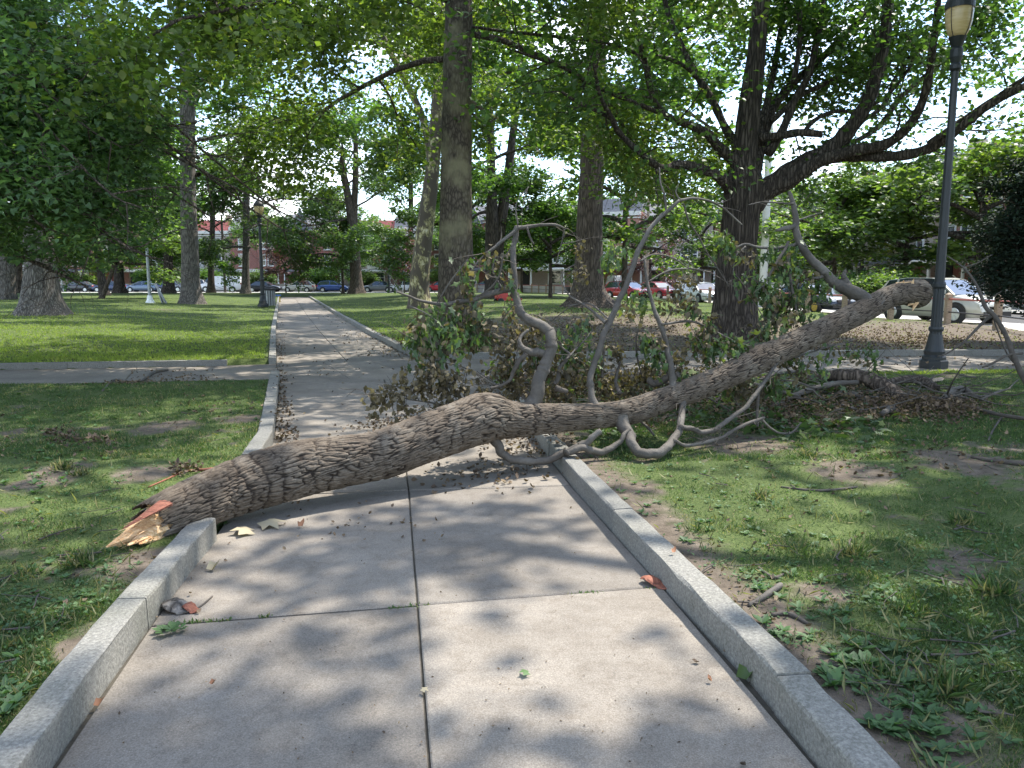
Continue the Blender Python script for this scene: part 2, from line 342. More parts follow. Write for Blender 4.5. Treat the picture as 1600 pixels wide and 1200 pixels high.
# carry both edges back past the camera
for E in (LN, RN):
    d = np.array(E[0]) - np.array(E[1]); d /= np.linalg.norm(d)
    E.insert(0, tuple(np.array(E[0]) + d * 6.0))
LF = W2([(432, 569), (431, 517), (437, 464)]); RF = W2([(647, 561), (575, 522), (525, 492), (482, 464)])
CLn = W2([(437, 592), (0, 600)]); CLf = W2([(432, 569), (355, 572), (0, 578)])
CRn = W2([(768, 590), (1600, 578)]); CRf = W2([(697, 561), (1600, 555.5)]); CRf0 = [RF[0]] + CRf
def extend(a, d=14):
    p = np.array(a[-1]); q = np.array(a[-2]); u = (p - q) / np.linalg.norm(p - q); return a + [tuple(p + u * d)]
CLn, CLf, CRn, CRf, CRf0 = map(extend, (CLn, CLf, CRn, CRf, CRf0))
POLY = [LN + RN[::-1],                                   # near path
        [LN[-1]] + CLn[1:] + CLf[::-1] ,                 # cross left
        [RN[-1]] + CRn[1:] + CRf[::-1] + [RF[0]],        # cross right
        [LN[-1], LF[0], RF[0], RN[-1]],                  # crossing
        LF + RF[::-1]]                                   # far path
def inside(px, py, poly):
    c = np.zeros(px.shape, bool); n = len(poly)
    for i in range(n):
        x1, y1 = poly[i]; x2, y2 = poly[(i + 1) % n]
        k = ((y1 > py) != (y2 > py)) & (px < (x2 - x1) * (py - y1) / ((y2 - y1) if abs(y2 - y1) > 1e-9 else 1e-9) + x1); c ^= k
    return c
def dseg(px, py, line):
    d = np.full(px.shape, 1e9)
    for (x1, y1), (x2, y2) in zip(line[:-1], line[1:]):
        L = (x2 - x1) ** 2 + (y2 - y1) ** 2; t = np.clip(((px - x1) * (x2 - x1) + (py - y1) * (y2 - y1)) / max(L, 1e-9), 0, 1)
        d = np.minimum(d, np.hypot(px - x1 - t * (x2 - x1), py - y1 - t * (y2 - y1)))
    return d
FENCE = W2([(1740, 551), (1524, 515), (1285, 495), (1190, 486), (1047, 469), (950, 466), (825, 457.5), (700, 456.0)])
ROADPOLY = [(x + .8, y) for x, y in FENCE] + [(-200, 96), (-200, 112), (60, 160), (90, 60), (60, 5), (28, 5)]
def on_path(px, py):
    m = np.zeros(px.shape, bool)
    for p in POLY: m |= inside(px, py, p)
    return m
def path_dist(px, py):
    d = np.full(px.shape, 1e9)
    for l in (LN, RN, LF, RF, CLn, CLf, CRn, CRf0): d = np.minimum(d, dseg(px, py, l))
    return d
def terrain(px, py):
    px = np.asarray(px, float); py = np.asarray(py, float)
    ins = on_path(px, py); d = path_dist(px, py)
    dU = np.minimum(dseg(px, py, CLn), dseg(px, py, CRn)); dU = np.minimum(dU, dseg(px, py, [LN[-1], CLn[0]]))
    base = .008 + .092 * sstep(.1, 1.3, dU)
    side = sstep(13, 17, py)
    base = np.maximum(base, .11 * side)
    fd = dseg(px, py, FENCE); mound = side * .26 * sstep(1, 9, d) * (1 - sstep(70, 92, py)) * sstep(.5, 9, fd) * (1 - .6 * sstep(3, 9, px))
    rel = (fbm(px, py, .7, 3) - .5) * .07 * sstep(.15, .9, d) + (fbm(px, py, 5, 2) - .5) * .02 * sstep(.15, .5, d)
    z = base + mound + rel
    edge = sstep(.02, .12, d); z = -.06 + (z + .06) * edge
    z = np.where(ins, -.06, z)
    road = inside(px, py, ROADPOLY) | (py > 93)
    z = np.where(road, -.06, z); return z
def TZ(x, y): return float(terrain(np.array([x]), np.array([y]))[0])
def GT(x, y):
    z = .1
    for _ in range(4):
        p = G(x, y, z); z = TZ(p.x, p.y)
    return Vector((p.x, p.y, z))
_dspots = [(G(x, y, .1), r) for x, y, r in [(290, 890, .38), (230, 880, .3), (330, 880, .2), (1190, 960, .35), (1230, 1040, .3), (1300, 1110, .3), (960, 790, .3), (1000, 760, .3), (700, 640, .5),
            (1360, 1180, .35), (170, 985, .18), (120, 1010, .14), (1500, 720, .6), (1150, 690, .7), (250, 665, .5), (90, 740, .4), (1290, 930, .2), (1440, 1140, .3), (1330, 740, .5), (380, 655, .35), (230, 740, .35), (60, 755, .35)]]
def dirtmask(px, py):
    n = fbm(px, py, 1.1, 4); n2 = fbm(px + 31, py, 4.5, 3)
    n3 = fbm(px - 7, py + 11, 14, 2); d = sstep(.49, .74, n * .42 + n2 * .33 + n3 * .25) * .8
    near = path_dist(px, py)
    k = (1 - sstep(.12, .75, near)) * (.55 + n2 * .7) * (py < 13) * (px > 0) ; d = np.maximum(d, k)
    for p, r in _dspots: r = r * .68; d = np.maximum(d, 1.1 * (1 - sstep(r * .15, r * 1.6, np.hypot(px - p.x, (py - p.y) * .8) + (n2 * .6 + n3 * .4 - .5) * 1.5 * r)))
    far = (py > 14) & (px > -3)
    b = far * (1 - sstep(24, 34, py + (n - .5) * 10)) * sstep(-3, 0, px) * (.60 + .5 * n2); d = np.maximum(d, b)
    gl = (py > 14) & (px < -4); d = np.where(gl, d * .12 + .45 * sstep(.63, .72, n) * (1 - sstep(0, 12, np.abs(py - 34))), d)
    return d
def build_ground():
    rr = [.6]
    while rr[-1] < 420: rr.append(rr[-1] * (1.0135 if rr[-1] < 110 else 1.12) + .004)
    rr = np.array(rr)
    a = np.concatenate([np.linspace(-180, -60, 18, endpoint=False), np.linspace(-60, 60, 400, endpoint=False), np.linspace(60, 180, 18, endpoint=False)]); a = np.radians(a)
    R_, A_ = np.meshgrid(rr, a, indexing='ij'); X = R_ * np.sin(A_); Y = R_ * np.cos(A_)
    Z = terrain(X.ravel(), Y.ravel()); v = np.stack([X.ravel(), Y.ravel(), Z], 1)
    n, m = X.shape; i = np.arange((n - 1) * m).reshape(n - 1, m); j = np.roll(np.arange(m), -1)
    q = np.stack([i, i + m, (i // m) * m + j[None, :] + m, (i // m) * m + j[None, :]], -1).reshape(-1, 4)
    v = np.vstack([v, [[0, 0, -.06]]]); dm = np.append(dirtmask(X.ravel(), Y.ravel()), 0)
    me = npmesh('ground', v, q, {'dirt': dm}); bmx = bmesh.new(); bmx.from_mesh(me); bmx.verts.ensure_lookup_table()
    for k in range(m): bmx.faces.new((bmx.verts[len(v) - 1], bmx.verts[k], bmx.verts[(k + 1) % m]))
    bmesh.ops.recalc_face_normals(bmx, faces=bmx.faces); bmx.to_mesh(me); bmx.free()
    if me.polygons[0].normal.z < 0: me.flip_normals()
    tag(link('ground', me, M['ground'], smooth=True), 'park lawn with worn dry patches and bare soil', None, None, 'structure')
build_ground()

# ---- slabs
def plen(l): return [0] + list(np.cumsum([math.dist(a, b) for a, b in zip(l[:-1], l[1:])]))
def at(l, s):
    L = plen(l); s = min(max(s, 0), L[-1] - 1e-6)
    for i in range(len(l) - 1):
        if L[i + 1] >= s: t = (s - L[i]) / (L[i + 1] - L[i]); return Vector((l[i][0] + (l[i + 1][0] - l[i][0]) * t, l[i][1] + (l[i + 1][1] - l[i][1]) * t, 0))
def slab(root, q, g=.007, dz=0.0, th=.055):
    """q four corners; inset by the joint, softened edge"""
    c = sum((Vector(p) for p in q), Vector()) / 4; vs = []
    def ins(p, k): d = Vector(p) - c; L = d.length; return c + d * (1 - k / L)
    for k, z in ((g, -th), (g, -.006), (g + .008, 0.0)):
        for p in q: v = ins(p, k * 1.4); vs.append((v.x, v.y, z + dz))
    f = [(8, 9, 10, 11)] + [(i, (i + 1) % 4, 4 + (i + 1) % 4, 4 + i) for i in range(4)] + [(4 + i, 4 + (i + 1) % 4, 8 + (i + 1) % 4, 8 + i) for i in range(4)]
    me = bpy.data.meshes.new('paving_slab'); me.from_pydata(vs, [], f); me.update()
    o = link('paving_slab', me, M['slab'], root); return o
rs = random.Random(3)
def pave(name, A, B, step, cuts, first=0.0, label='', fB=None):
    root = empty(name, (0, 0, 0), kind='structure', label=label)
    v = [(p[0], p[1], -.05) for p in A] + [(p[0], p[1], -.05) for p in B[::-1]]
    me = bpy.data.meshes.new('joint_bed'); me.from_pydata(v, [], [tuple(range(len(v)))]); me.update()
    if me.polygons[0].normal.z < 0: me.flip_normals()
    o = link('joint_bed', me, M['joint'], root); o.location.z = .036; 
    LA = plen(A)[-1]; LB = plen(B)[-1]; s = first; 
    rows = [0.0] if first > .01 else []
    while s < LA - .3: rows.append(s); s += step
    rows.append(LA)
    for a, b in zip(rows[:-1], rows[1:]):
        fa, fb = a / LA, b / LA
        bB = lambda f, s_: (0 if s_ == 0 else (fB[0] + (s_ - fB[1]) * (LB - fB[0]) / (LA - fB[1]) if s_ > fB[1] else fB[0] - (fB[1] - s_))) if fB else f * LB
        p0, p1, q0, q1 = at(A, a), at(A, b), at(B, bB(fa, a)), at(B, bB(fb, b))
        for c0, c1 in zip(cuts[:-1], cuts[1:]):
            slab(root, [p0.lerp(q0, c0), p0.lerp(q0, c1), p1.lerp(q1, c1), p1.lerp(q1, c0)], dz=rs.uniform(-.003, .003))
    return root
# step and first joint chosen so a transverse joint falls where the photograph has it
sj = 0
LL = plen(LN)
j1 = None
tgt = np.array([G(258, 975).x, G(258, 975).y])
ss = np.linspace(0, LL[-1], 2000); j1 = min(ss, key=lambda s: (at(LN, s).x - tgt[0]) ** 2 + (at(LN, s).y - tgt[1]) ** 2)
step = 2.2; first = j1 - 2.2 * int(j1 / 2.2)
LR = plen(RN); tg2 = G(1052, 915); jR = min(np.linspace(0, LR[-1], 2000), key=lambda s: (at(RN, s).x - tg2.x) ** 2 + (at(RN, s).y - tg2.y) ** 2); firstB = (jR, j1)
pave('footpath_near', LN, RN, step, (0, .492, 1), first, 'grey concrete slab path under the fallen tree', firstB)
pave('crossing_slabs', [LN[-1], LF[0]], [RN[-1], RF[0]], 3.2, (0, .33, .66, 1), 0, 'concrete slabs where the paths cross')
pave('footpath_far', LF, RF, 2.4, (0, .5, 1), 0, 'grey concrete slab path running to the street')
pave('cross_path_left', CLn, CLf[:1] + CLf[1:], 2.4, (0, 1), 0, 'narrow concrete cross path to the left')
pave('cross_path_right', [RN[-1]] + CRn[1:], CRf0, 2.4, (0, 1), 0, 'concrete cross path running right past the lamp post')

# ---- kerbs
def kerb(name, line, sgn, lens, h=.14, w=.14, label='', a0=0, a1=None):
    """line = inner foot; sgn = side on which the stone stands"""
    root = empty(name, (0, 0, 0), kind='structure', label=label)
    L = plen(line)[-1]; a1 = a1 or L; s = a0; r = random.Random(hash(name) % 99 if False else len(name))
    while s < a1 - .1:
        e = min(s + r.uniform(*lens), a1)
        if a1 - e < .35: e = a1
        n = max(2, int((e - s) / .12) + 1) if s < 14 and lens[1] < 3 else 3
        vs = []; J = r.uniform(-.004, .004)
        for i in range(n):
            t = s + .005 + (e - s - .01) * i / (n - 1); p = at(line, t); q = at(line, min(t + .05, L)); o_ = at(line, max(t - .05, 0)); d = (q - o_).normalized(); nn = Vector((-d.y, d.x, 0)) * sgn
            rw = lambda k: (vnoise(p.x * 7 + k * 13.1, p.y * 7 + k * 3.3, 1.0) - .5) * .009
            for k, (u, z) in enumerate(((0, -.06), (0, h - .014), (.004, h - .004), (.014, h), (w - .014, h), (w - .004, h - .004), (w, h - .014), (w, -.06))):
                x = p + nn * (u + J + (float(rw(k)) if z > 0 else 0)); vs.append((x.x, x.y, z + J + (float(rw(k + 9)) if z > .05 else 0)))
        fs = [(i * 8 + k, i * 8 + k + 1, (i + 1) * 8 + k + 1, (i + 1) * 8 + k) for i in range(n - 1) for k in range(7)] + [tuple(range(8)), tuple((n - 1) * 8 + k for k in range(8))[::-1]]
        me = bpy.data.meshes.new('kerb_stone'); me.from_pydata(vs, [], fs); me.update()
        bmx = bmesh.new(); bmx.from_mesh(me); bmesh.ops.recalc_face_normals(bmx, faces=bmx.faces); bmx.to_mesh(me); bmx.free()
        link('kerb_stone', me, M['granite'], root); s = e
def sat(line, x, y):
    p = G(x, y); L = plen(line)[-1]; return min(np.linspace(0, L, 1500), key=lambda s: (at(line, s).x - p.x) ** 2 + (at(line, s).y - p.y) ** 2)
kerb('kerb_left_near', LN, 1, (1.5, 2.1), label='granite kerb left of the path, ending under the log', a1=sat(LN, 340, 843))
kerb('kerb_left_middle', LN, 1, (1.2, 1.6), label='granite kerb left of the path behind the log', a0=sat(LN, 404, 733))
kerb('kerb_right_near', RN, -1, (1.4, 2.2), label='granite kerb along the right edge of the path')
kerb('kerb_left_far', LF, 1, (2.2, 2.9), .13, label='kerb left of the far path')
kerb('kerb_right_far', RF, -1, (2.2, 2.9), .13, label='kerb right of the far path')
kerb('kerb_cross_left', CLf, -1, (2.2, 2.8), .12, .13, label='kerb behind the left cross path', a0=plen(CLf)[1])
kerb('kerb_cross_right', CRf, 1, (2.4, 3.2), .13, .13, label='kerb behind the right cross path')

# ---- streets
def sheet(name, pts, z, mat, label):
    me = bpy.data.meshes.new(name); me.from_pydata([(x, y, z) for x, y in pts], [], [tuple(range(len(pts)))]); me.update()
    if me.polygons[0].normal.z < 0: me.flip_normals()
    tag(link(name, me, mat), label, kind='structure')
sheet('street_far', [(-190, 97), (-6, 97), (30, 120), (30, 132), (-190, 112)], .0, M['asphalt'], 'asphalt street at the far end of the park')
sheet('pavement_far', [(-190, 93.3), (-5, 93.3), (-5, 96.9), (-190, 96.9)], .1, M['sidewalk'], 'pavement along the far street')
FX = [(x + 1.2, y) for x, y in FENCE[:-1]]
sheet('pavement_right', FX + [(x + 3.0, y + 1) for x, y in FX[::-1]], -.004, M['sidewalk'], 'pale pavement beyond the rail fence')
sheet('street_right', [(x + 3.02, y + 1.01) for x, y in FX] + [(20, 118), (60, 150), (60, 4), (28, 4)], -.012, M['asphalt'], 'asphalt street beyond the rail fence')
sheet('pavement_houses', [(24.6, 10), (28.5, 10), (25.5, 95), (21.8, 95)], .08, M['sidewalk'], 'pavement in front of the right terrace')

# ================================================================== rail fence
def build_fence():
    root = empty('rail_fence', (FENCE[3][0], FENCE[3][1], 0), label='low timber post fence with red top rail and dark lower rail along the street', cat='fence')
    o0 = Vector((FENCE[3][0], FENCE[3][1], 0)); L = plen(FENCE); s = .5; prev = None; post = None; rr = None
    pm = MB(); pm.box((0, 0, .55), (.17, .17, 1.25)); pm.add([(-.085, -.085, 1.175), (.085, -.085, 1.175), (.085, .085, 1.175), (-.085, .085, 1.175), (0, 0, 1.24)], [(0, 1, 4), (1, 2, 4), (2, 3, 4), (3, 0, 4)]); pme = pm.me('post')
    while s < L[-1]:
        p = at(FENCE, s) - o0; p.z = -.06
        o = link('post', pme, M['wood_post'], root); o.location = p
        if prev is not None:
            for z, mt, w in ((1.02, 'rail_red', .075), (.58, 'rail_dark', .05)):
                b = MB(); b.tube([prev + Vector((0, 0, z)), p + Vector((0, 0, z))], [w / 2] * 2, 6); q = b.build('rail', M[mt], root)
                if mt == 'rail_red': q['label'] = 'red top rail'
        prev = p; s += 3.0 if s < 60 else 3.4
build_fence()

# ================================================================== houses
def win_mesh():
    f = MB(); 
    for x in (-.5, .5): f.box((x, 0, 0), (.1, .12, 2.0))
    for z in (-.95, 0, .95): f.box((0, 0, z), (.9, .12, .1))
    p = MB(); p.box((0, .02, 0), (.9, .03, 1.8)); s = MB(); s.box((0, -.06, -1.07), (1.3, .26, .12)); t = MB(); t.box((0, -.04, 1.07), (1.25, .2, .13))
    return f.me('window'), p.me('pane'), s.me('sill'), t.me('lintel')
WF, WP, WS, WL = win_mesh()
def window(root, x, y, z, sx=1, sz=1, rz=0):
    f = link('window', WF, M['white'], root); f.location = (x, y, z); f.scale = (sx, 1, sz); f.rotation_euler = (0, 0, rz)
    p = link('pane', WP, M['pane'], f); s = link('sill', WS, M['cream'], f); link('lintel', WL, M['cream'], f); return f
def house(x, y, rz, w, label, wallm, roofm, kind=0, h=9.2, group=None):
    """front faces local -y; origin at middle of the front foot"""
    r = empty('row_house', (x, y, 0), rz, label, 'house', group)
    b = MB(); b.box((0, 5, h / 2), (w - .02, 10, h)); b.build('wall', wallm, r)
    n = MB(); n.box((0, -.12, h - .25), (w - .06, .5, .5)); n.box((0, -.06, h - .75), (w - .1, .25, .16)); n.build('cornice', M['cream'], r)
    # two storey bay on one side
    s = 1 if kind % 2 else -1; bx = s * w * .2; bm_ = MB(); bw = w * .42; b0, b1 = 3.3, h - 1.0
    pts = [(bx - bw / 2, -.001), (bx - bw / 2 + .55, -1.0), (bx + bw / 2 - .55, -1.0), (bx + bw / 2, -.001)]
    vs = [(px, py, b0) for px, py in pts] + [(px, py, b1) for px, py in pts]
    bm_.add(vs, [(0, 1, 5, 4), (1, 2, 6, 5), (2, 3, 7, 6), (3, 2, 1, 0), (4, 5, 6, 7)]); bm_.build('bay', M['cream'] if kind % 3 else wallm, r)
    for z in (b0 + 1.35, b0 + 3.9):
        window(r, bx - .42 * (bw - 1.1) / 2 - .05, -1.02, z, .8, .85); window(r, bx + .42 * (bw - 1.1) / 2 + .05, -1.02, z, .8, .85)
        window(r, -s * w * .28, -.03, z, 1.0, .9)
    # roof
    ro = MB()
    if kind in (0, 3):      # steep gable over the bay
        g0 = bx - bw / 2 - .2; g1 = bx + bw / 2 + .2
        ro.add([(g0, -1.15, b1 + .01), (g1, -1.15, b1 + .01), (g1, 1.4, b1 + .01), (g0, 1.4, b1 + .01), ((g0 + g1) / 2, .1, b1 + 3.3)], [(3, 2, 1, 0), (0, 1, 4), (1, 2, 4), (2, 3, 4), (3, 0, 4)])
        ro.add([(-w / 2, -.1, h), (w / 2, -.1, h), (w / 2, 2.4, h + 1.7), (-w / 2, 2.4, h + 1.7), (w / 2, 9.9, h + .02), (-w / 2, 9.9, h + .02)], [(0, 1, 2, 3), (3, 2, 4, 5), (1, 4, 2), (0, 3, 5)])
    else:
        ro.add([(-w / 2, -.1, h), (w / 2, -.1, h), (w / 2, 1.0, h + 1.7), (-w / 2, 1.0, h + 1.7), (w / 2, 9.9, h + .02), (-w / 2, 9.9, h + .02)], [(0, 1, 2, 3), (3, 2, 4, 5), (1, 4, 2), (0, 3, 5)])
    roo = ro.build('roof', roofm, r)
    ch = MB(); ch.box((-s * w * .36, 3.5, h + 1.6), (.7, 1.0, 2.2)); ch.build('chimney', wallm, roo)
    # porch with steps, columns and door
    po = MB(); po.box((0, -1.25, .45), (w - .5, 2.5, .9)); po.build('porch_floor', M['stone'], r)
    pr = MB(); pr.add([(-w / 2 + .1, -2.7, 3.0), (w / 2 - .1, -2.7, 3.0), (w / 2 - .1, -.002, 3.3), (-w / 2 + .1, -.002, 3.3), (-w / 2 + .1, -2.7, 2.8), (w / 2 - .1, -2.7, 2.8), (w / 2 - .1, -.002, 2.8), (-w / 2 + .1, -.002, 2.8)], [(0, 1, 2, 3), (7, 6, 5, 4), (4, 5, 1, 0), (5, 6, 2, 1), (6, 7, 3, 2), (7, 4, 0, 3)]); pr.build('porch_roof', M['cream'] if kind % 2 else M['roof_grey'], r)
    for cx in (-w / 2 + .5, -w * .08, w / 2 - .5):
        c = MB(); c.lathe([(.16, .9), (.16, 1.05), (.12, 1.1), (.10, 2.65), (.16, 2.72), (.16, 2.8)], 8, (cx, -2.4, 0)); c.build('column', M['white'], r)
    dx = -s * w * .28; d = MB(); d.box((dx, -.04, 1.95), (1.0, .08, 2.1)); dd = d.build('door', M['dark'] if kind % 2 else M['roof_red'], r)
    window(r, bx, -.03, 1.95, 1.7, .85)
    st = MB()
    for i in range(5): st.box((dx, -2.65 - .3 * i, (.9 - .17 * (i + 1)) / 2), (1.5, .3, max(.05, .9 - .17 * (i + 1))))
    st.build('steps', M['stone'], r)
    return r
names = ['brick', 'brick2', 'brick', 'brick3', 'brick', 'brick2', 'brick3', 'brick', 'brick', 'brick3', 'brick', 'brick2', 'brick']
cols = {'brick': 'red brick', 'brick2': 'orange brick', 'brick3': 'pale brick'}
where = ['leftmost of the far terrace behind the pale forked tree', 'behind the big left trunk', 'behind the small leaning tree', 'beyond the pair of dark slim trunks', 'behind the white van',
         'behind the far black lamp post', 'behind the purple leaved tree', 'at the far end of the path', 'behind the small spreading park tree', 'behind the white saloon',
         'behind the leaning mottled trunk', 'seen past the broad grey trunk', 'last of the far terrace towards the crossing']
for i in range(13):
    k = names[i]; xx = -100 + i * 8.6
    house(xx, 122, 0, 8.6, f'{cols[k]} row house {where[i]}', M[k], M['roof_red'] if i in (2, 5, 6, 9) else M['roof_grey'], i % 4, 9.2 + (i % 3) * .5, 'far row houses across the street')
for i in range(6):
    k = ['brick3', 'brick', 'brick3', 'brick2', 'brick3', 'brick'][i]
    house(36 - i * 8.0, 88 + i * 3.4, -math.radians(23), 8.5, f"{cols[k]} terrace house {['right of the dark maple trunk, middle distance', 'directly behind the dark maple trunk', 'just left of the dark maple trunk', 'behind the red cars', 'behind the yellow green street tree', 'behind the broad straight brown trunk'][i]}", M[k], M['roof_grey'], (i * 3 + 1) % 4, 9.4 + (i % 2) * .6, 'row houses beyond the red cars')
wr = ['nearest the yew at the right edge', 'behind the street lamp', 'behind the silver car', 'behind the broken top of the fallen trunk', 'seen right of the dark maple trunk', 'behind the pale utility pole', 'behind the dark maple', 'left of the dark maple', 'beyond the red cars', 'farthest along the right terrace']
for i in range(10):
    k = ['brick3', 'brick', 'brick3', 'brick3', 'brick', 'brick3', 'brick3', 'brick', 'brick2', 'brick'][i]; yy = 22 + i * 8.2
    house(33.5 - i * .35, yy, -math.pi / 2, 8.2, f'{cols[k]} terrace house with white bay {wr[i]}', M[k], M['roof_grey'], (i + 1) % 4, 8.9 + (i % 2) * .5, 'row houses of the right terrace')
# ================================================================== cars
def wheel_parts(rad, spokes, rimmat):
    t = MB(); t.lathe([(rad * .62, -.11), (rad * .93, -.11), (rad, -.06), (rad, .06), (rad * .93, .11), (rad * .62, .11)], 20)
    r = MB(); r.lathe([(rad * .64, .105), (rad * .64, .125), (rad * .56, .13), (rad * .55, .112)], 20)
    for k in range(spokes):
        a = 2 * math.pi * k / spokes; r.bar((0, 0, .125), (rad * .6 * math.cos(a), rad * .6 * math.sin(a), .125), rad * .24, .02)
    r.lathe([(rad * .17, .11), (rad * .17, .145)], 10)
    return t.me('tyre'), r.me('rim')
WHEELS = {}
def car(name, x, y, rz, style, mat, label, rim='rim', group='cars parked around the park', spokes=5, z=0):
    """local +x is the front"""
    spec = {'sedan': dict(L=4.6, W=1.78, H=1.43, belt=.92, hood=.92, prof=[(-2.3, .62), (-2.22, .95), (-1.75, 1.0), (-1.0, .98), (1.0, .94), (1.9, .80), (2.22, .62), (2.3, .45)], gh=[(-1.75, .98), (-1.0, 1.40), (-.1, 1.43), (.45, 1.36), (1.18, .93)], r=.32, wb=2.7),
            'suv': dict(L=4.7, W=1.85, H=1.68, prof=[(-2.35, .70), (-2.30, 1.08), (-1.6, 1.10), (-1.0, 1.10), (1.0, 1.06), (1.75, .98), (2.2, .80), (2.35, .55)], gh=[(-2.2, 1.09), (-1.85, 1.58), (-1.0, 1.67), (.1, 1.66), (.45, 1.6), (1.25, 1.07)], r=.36, wb=2.75),
            'van': dict(L=5.7, W=2.0, H=2.1, prof=[(-2.85, .8), (-2.82, 1.2), (-1.6, 1.2), (0, 1.2), (1.6, 1.2), (2.1, 1.15), (2.75, .95), (2.85, .55)], gh=[(-2.8, 1.19), (-2.72, 2.0), (-1, 2.1), (1.1, 2.06), (1.35, 2.0), (2.05, 1.17)], r=.36, wb=3.5),
            'hatch': dict(L=4.1, W=1.74, H=1.5, prof=[(-2.05, .65), (-2.0, .98), (-1.6, 1.0), (-1.0, .99), (.8, .96), (1.6, .84), (1.95, .66), (2.05, .45)], gh=[(-1.98, .98), (-1.6, 1.42), (-.7, 1.5), (.1, 1.46), (.4, 1.38), (1.1, .95)], r=.31, wb=2.55)}[style]
    root = empty(name, (x, y, z), rz, label, 'van' if style == 'van' else 'car', group); w = spec['W'] / 2
    P_ = cr_interp([(a, b) for a, b in spec['prof']], 4); n = len(P_); vs = []
    for (px, pz) in P_:
        e = 1 - .10 * (abs(px) / (spec['L'] / 2)) ** 6 - .06 * (abs(px) / (spec['L'] / 2)) ** 2
        zb = .24 if abs(px) < spec['L'] / 2 - .25 else .34
        for yy, zz in ((-w * .93, zb), (-w * .985, zb + .12), (-w, zb + (pz - zb) * .45), (-w * .975, pz - .10), (-w * .90, pz - .02), (-w * .5, pz + .015), (0, pz + .025)):
            vs.append((px, yy * e, zz))
    half = 7; full = []
    for i in range(n):
        row = vs[i * 7:(i + 1) * 7]; full += row + [(a, -b, c) for a, b, c in row[:-1][::-1]]
    m = 13; fs = [(i * m + k, (i + 1) * m + k, (i + 1) * m + k + 1, i * m + k + 1) for i in range(n - 1) for k in range(m - 1)]
    fs += [(i * m, i * m + m - 1, (i + 1) * m + m - 1, (i + 1) * m) for i in range(n - 1)] + [tuple(range(m)), tuple((n - 1) * m + k for k in range(m))[::-1]]
    b = MB(); b.add(full, fs); b.build('body', mat, root, smooth=True)
    # greenhouse: glass block with painted roof and pillars
    gh = spec['gh']; zt = spec['H']; zb = gh[0][1]; g = MB()
    prof = gh; n = len(prof); vs = []
    for px, pz in prof:
        k = (pz - zb) / (zt - zb); hw = w * (.90 - .20 * max(k, 0)); vs += [(px, -hw, pz), (px, hw, pz)]
    base = [(prof[0][0], -w * .9, zb - .04), (prof[-1][0], -w * .9, zb - .04), (prof[-1][0], w * .9, zb - .04), (prof[0][0], w * .9, zb - .04)]
    f = [(2 * i, 2 * i + 2, 2 * i + 3, 2 * i + 1) for i in range(n - 1)]; o = 2 * n
    f += [tuple([2 * i for i in range(n)] + [o + 1, o]), tuple([2 * i + 1 for i in range(n)][::-1] + [o + 3, o + 2])]
    g.add(vs + base, f)
    gm = mat if style == 'van' else M['glass']; g.build('windows' if style != 'van' else 'cabin_shell', gm, root)
    rf = MB(); hi = [i for i in range(n) if prof[i][1] > zb + (zt - zb) * .8]
    for a, bb in zip(hi[:-1], hi[1:]):
        (x0, z0), (x1, z1) = prof[a], prof[bb]; h0 = w * (.90 - .20 * (z0 - zb) / (zt - zb)) + .012; h1 = w * (.90 - .20 * (z1 - zb) / (zt - zb)) + .012
        rf.add([(x0, -h0, z0 - .05), (x1, -h1, z1 - .05), (x1, h1, z1 - .05), (x0, h0, z0 - .05), (x0, -h0 * .96, z0 + .02), (x1, -h1 * .96, z1 + .02), (x1, h1 * .96, z1 + .02), (x0, h0 * .96, z0 + .02)],
               [(4, 5, 6, 7), (0, 1, 5, 4), (2, 3, 7, 6), (3, 0, 4, 7), (1, 2, 6, 5)])
    rf.build('roof', mat, root)
    if style != 'van':
        pl = MB()
        ends = [(prof[0], prof[hi[0]]), (prof[-1], prof[hi[-1]])]
        for s in (-1, 1):
            for (a, c) in ends: pl.bar((a[0], s * w * .905, a[1] - .02), (c[0], s * (w * .70 + .012), c[1] - .02), .07, .06)
            mx = (prof[0][0] + prof[-1][0]) / 2 + .1
            for q in ((mx,) if style != 'suv' else (mx, mx - 1.0)): pl.bar((q, s * w * .908, zb - .03), (q, s * (w * .7 + .02), zt - .06), .07, .05)
        pl.build('pillars', mat, root, kind=None)
    else:
        for s in (-1, 1):
            q = MB(); q.add([(1.05, s * w * .895, 1.25), (1.95, s * w * .905, 1.25), (1.5, s * w * .80, 1.85), (1.05, s * w * .79, 1.85)], [(0, 1, 2, 3) if s < 0 else (3, 2, 1, 0)]); 
            oq = q.build('side_window', M['glass'], root); oq.location.y = s * .03
        q = MB(); q.add([(2.06, -.8, 1.2), (2.06, .8, 1.2), (1.42, .68, 1.98), (1.42, -.68, 1.98)], [(0, 1, 2, 3)]); oq = q.build('windscreen', M['glass'], root); oq.location.x = .03
    key = (style, spokes, rim)
    if key not in WHEELS: WHEELS[key] = wheel_parts(spec['r'], spokes, rim)
    tm, rm = WHEELS[key]
    if not tm.materials: tm.materials.append(M['black'])
    if not rm.materials: rm.materials.append(M[rim])
    am = MB(); am.lathe([(spec['r'] * 1.18, -.02), (spec['r'] * 1.18, .02)], 20); ame = am.me('wheel_arch')
    for sx in (-1, 1):
        for s in (-1, 1):
            wx = sx * spec['wb'] / 2 + .02; rot = (math.pi / 2 * (1 if s < 0 else -1), 0, 0)
            arch = link('wheel_arch', ame, M['dark'], root); arch.location = (wx, s * (w - .012), spec['r'] + .02); arch.rotation_euler = rot
            t = link('wheel', tm, None, root); t.location = (wx, s * (w - .075), spec['r']); t.rotation_euler = rot
            r2 = link('rim', rm, None, t)
    fx = spec['L'] / 2; zf = .66 if style != 'van' else .95
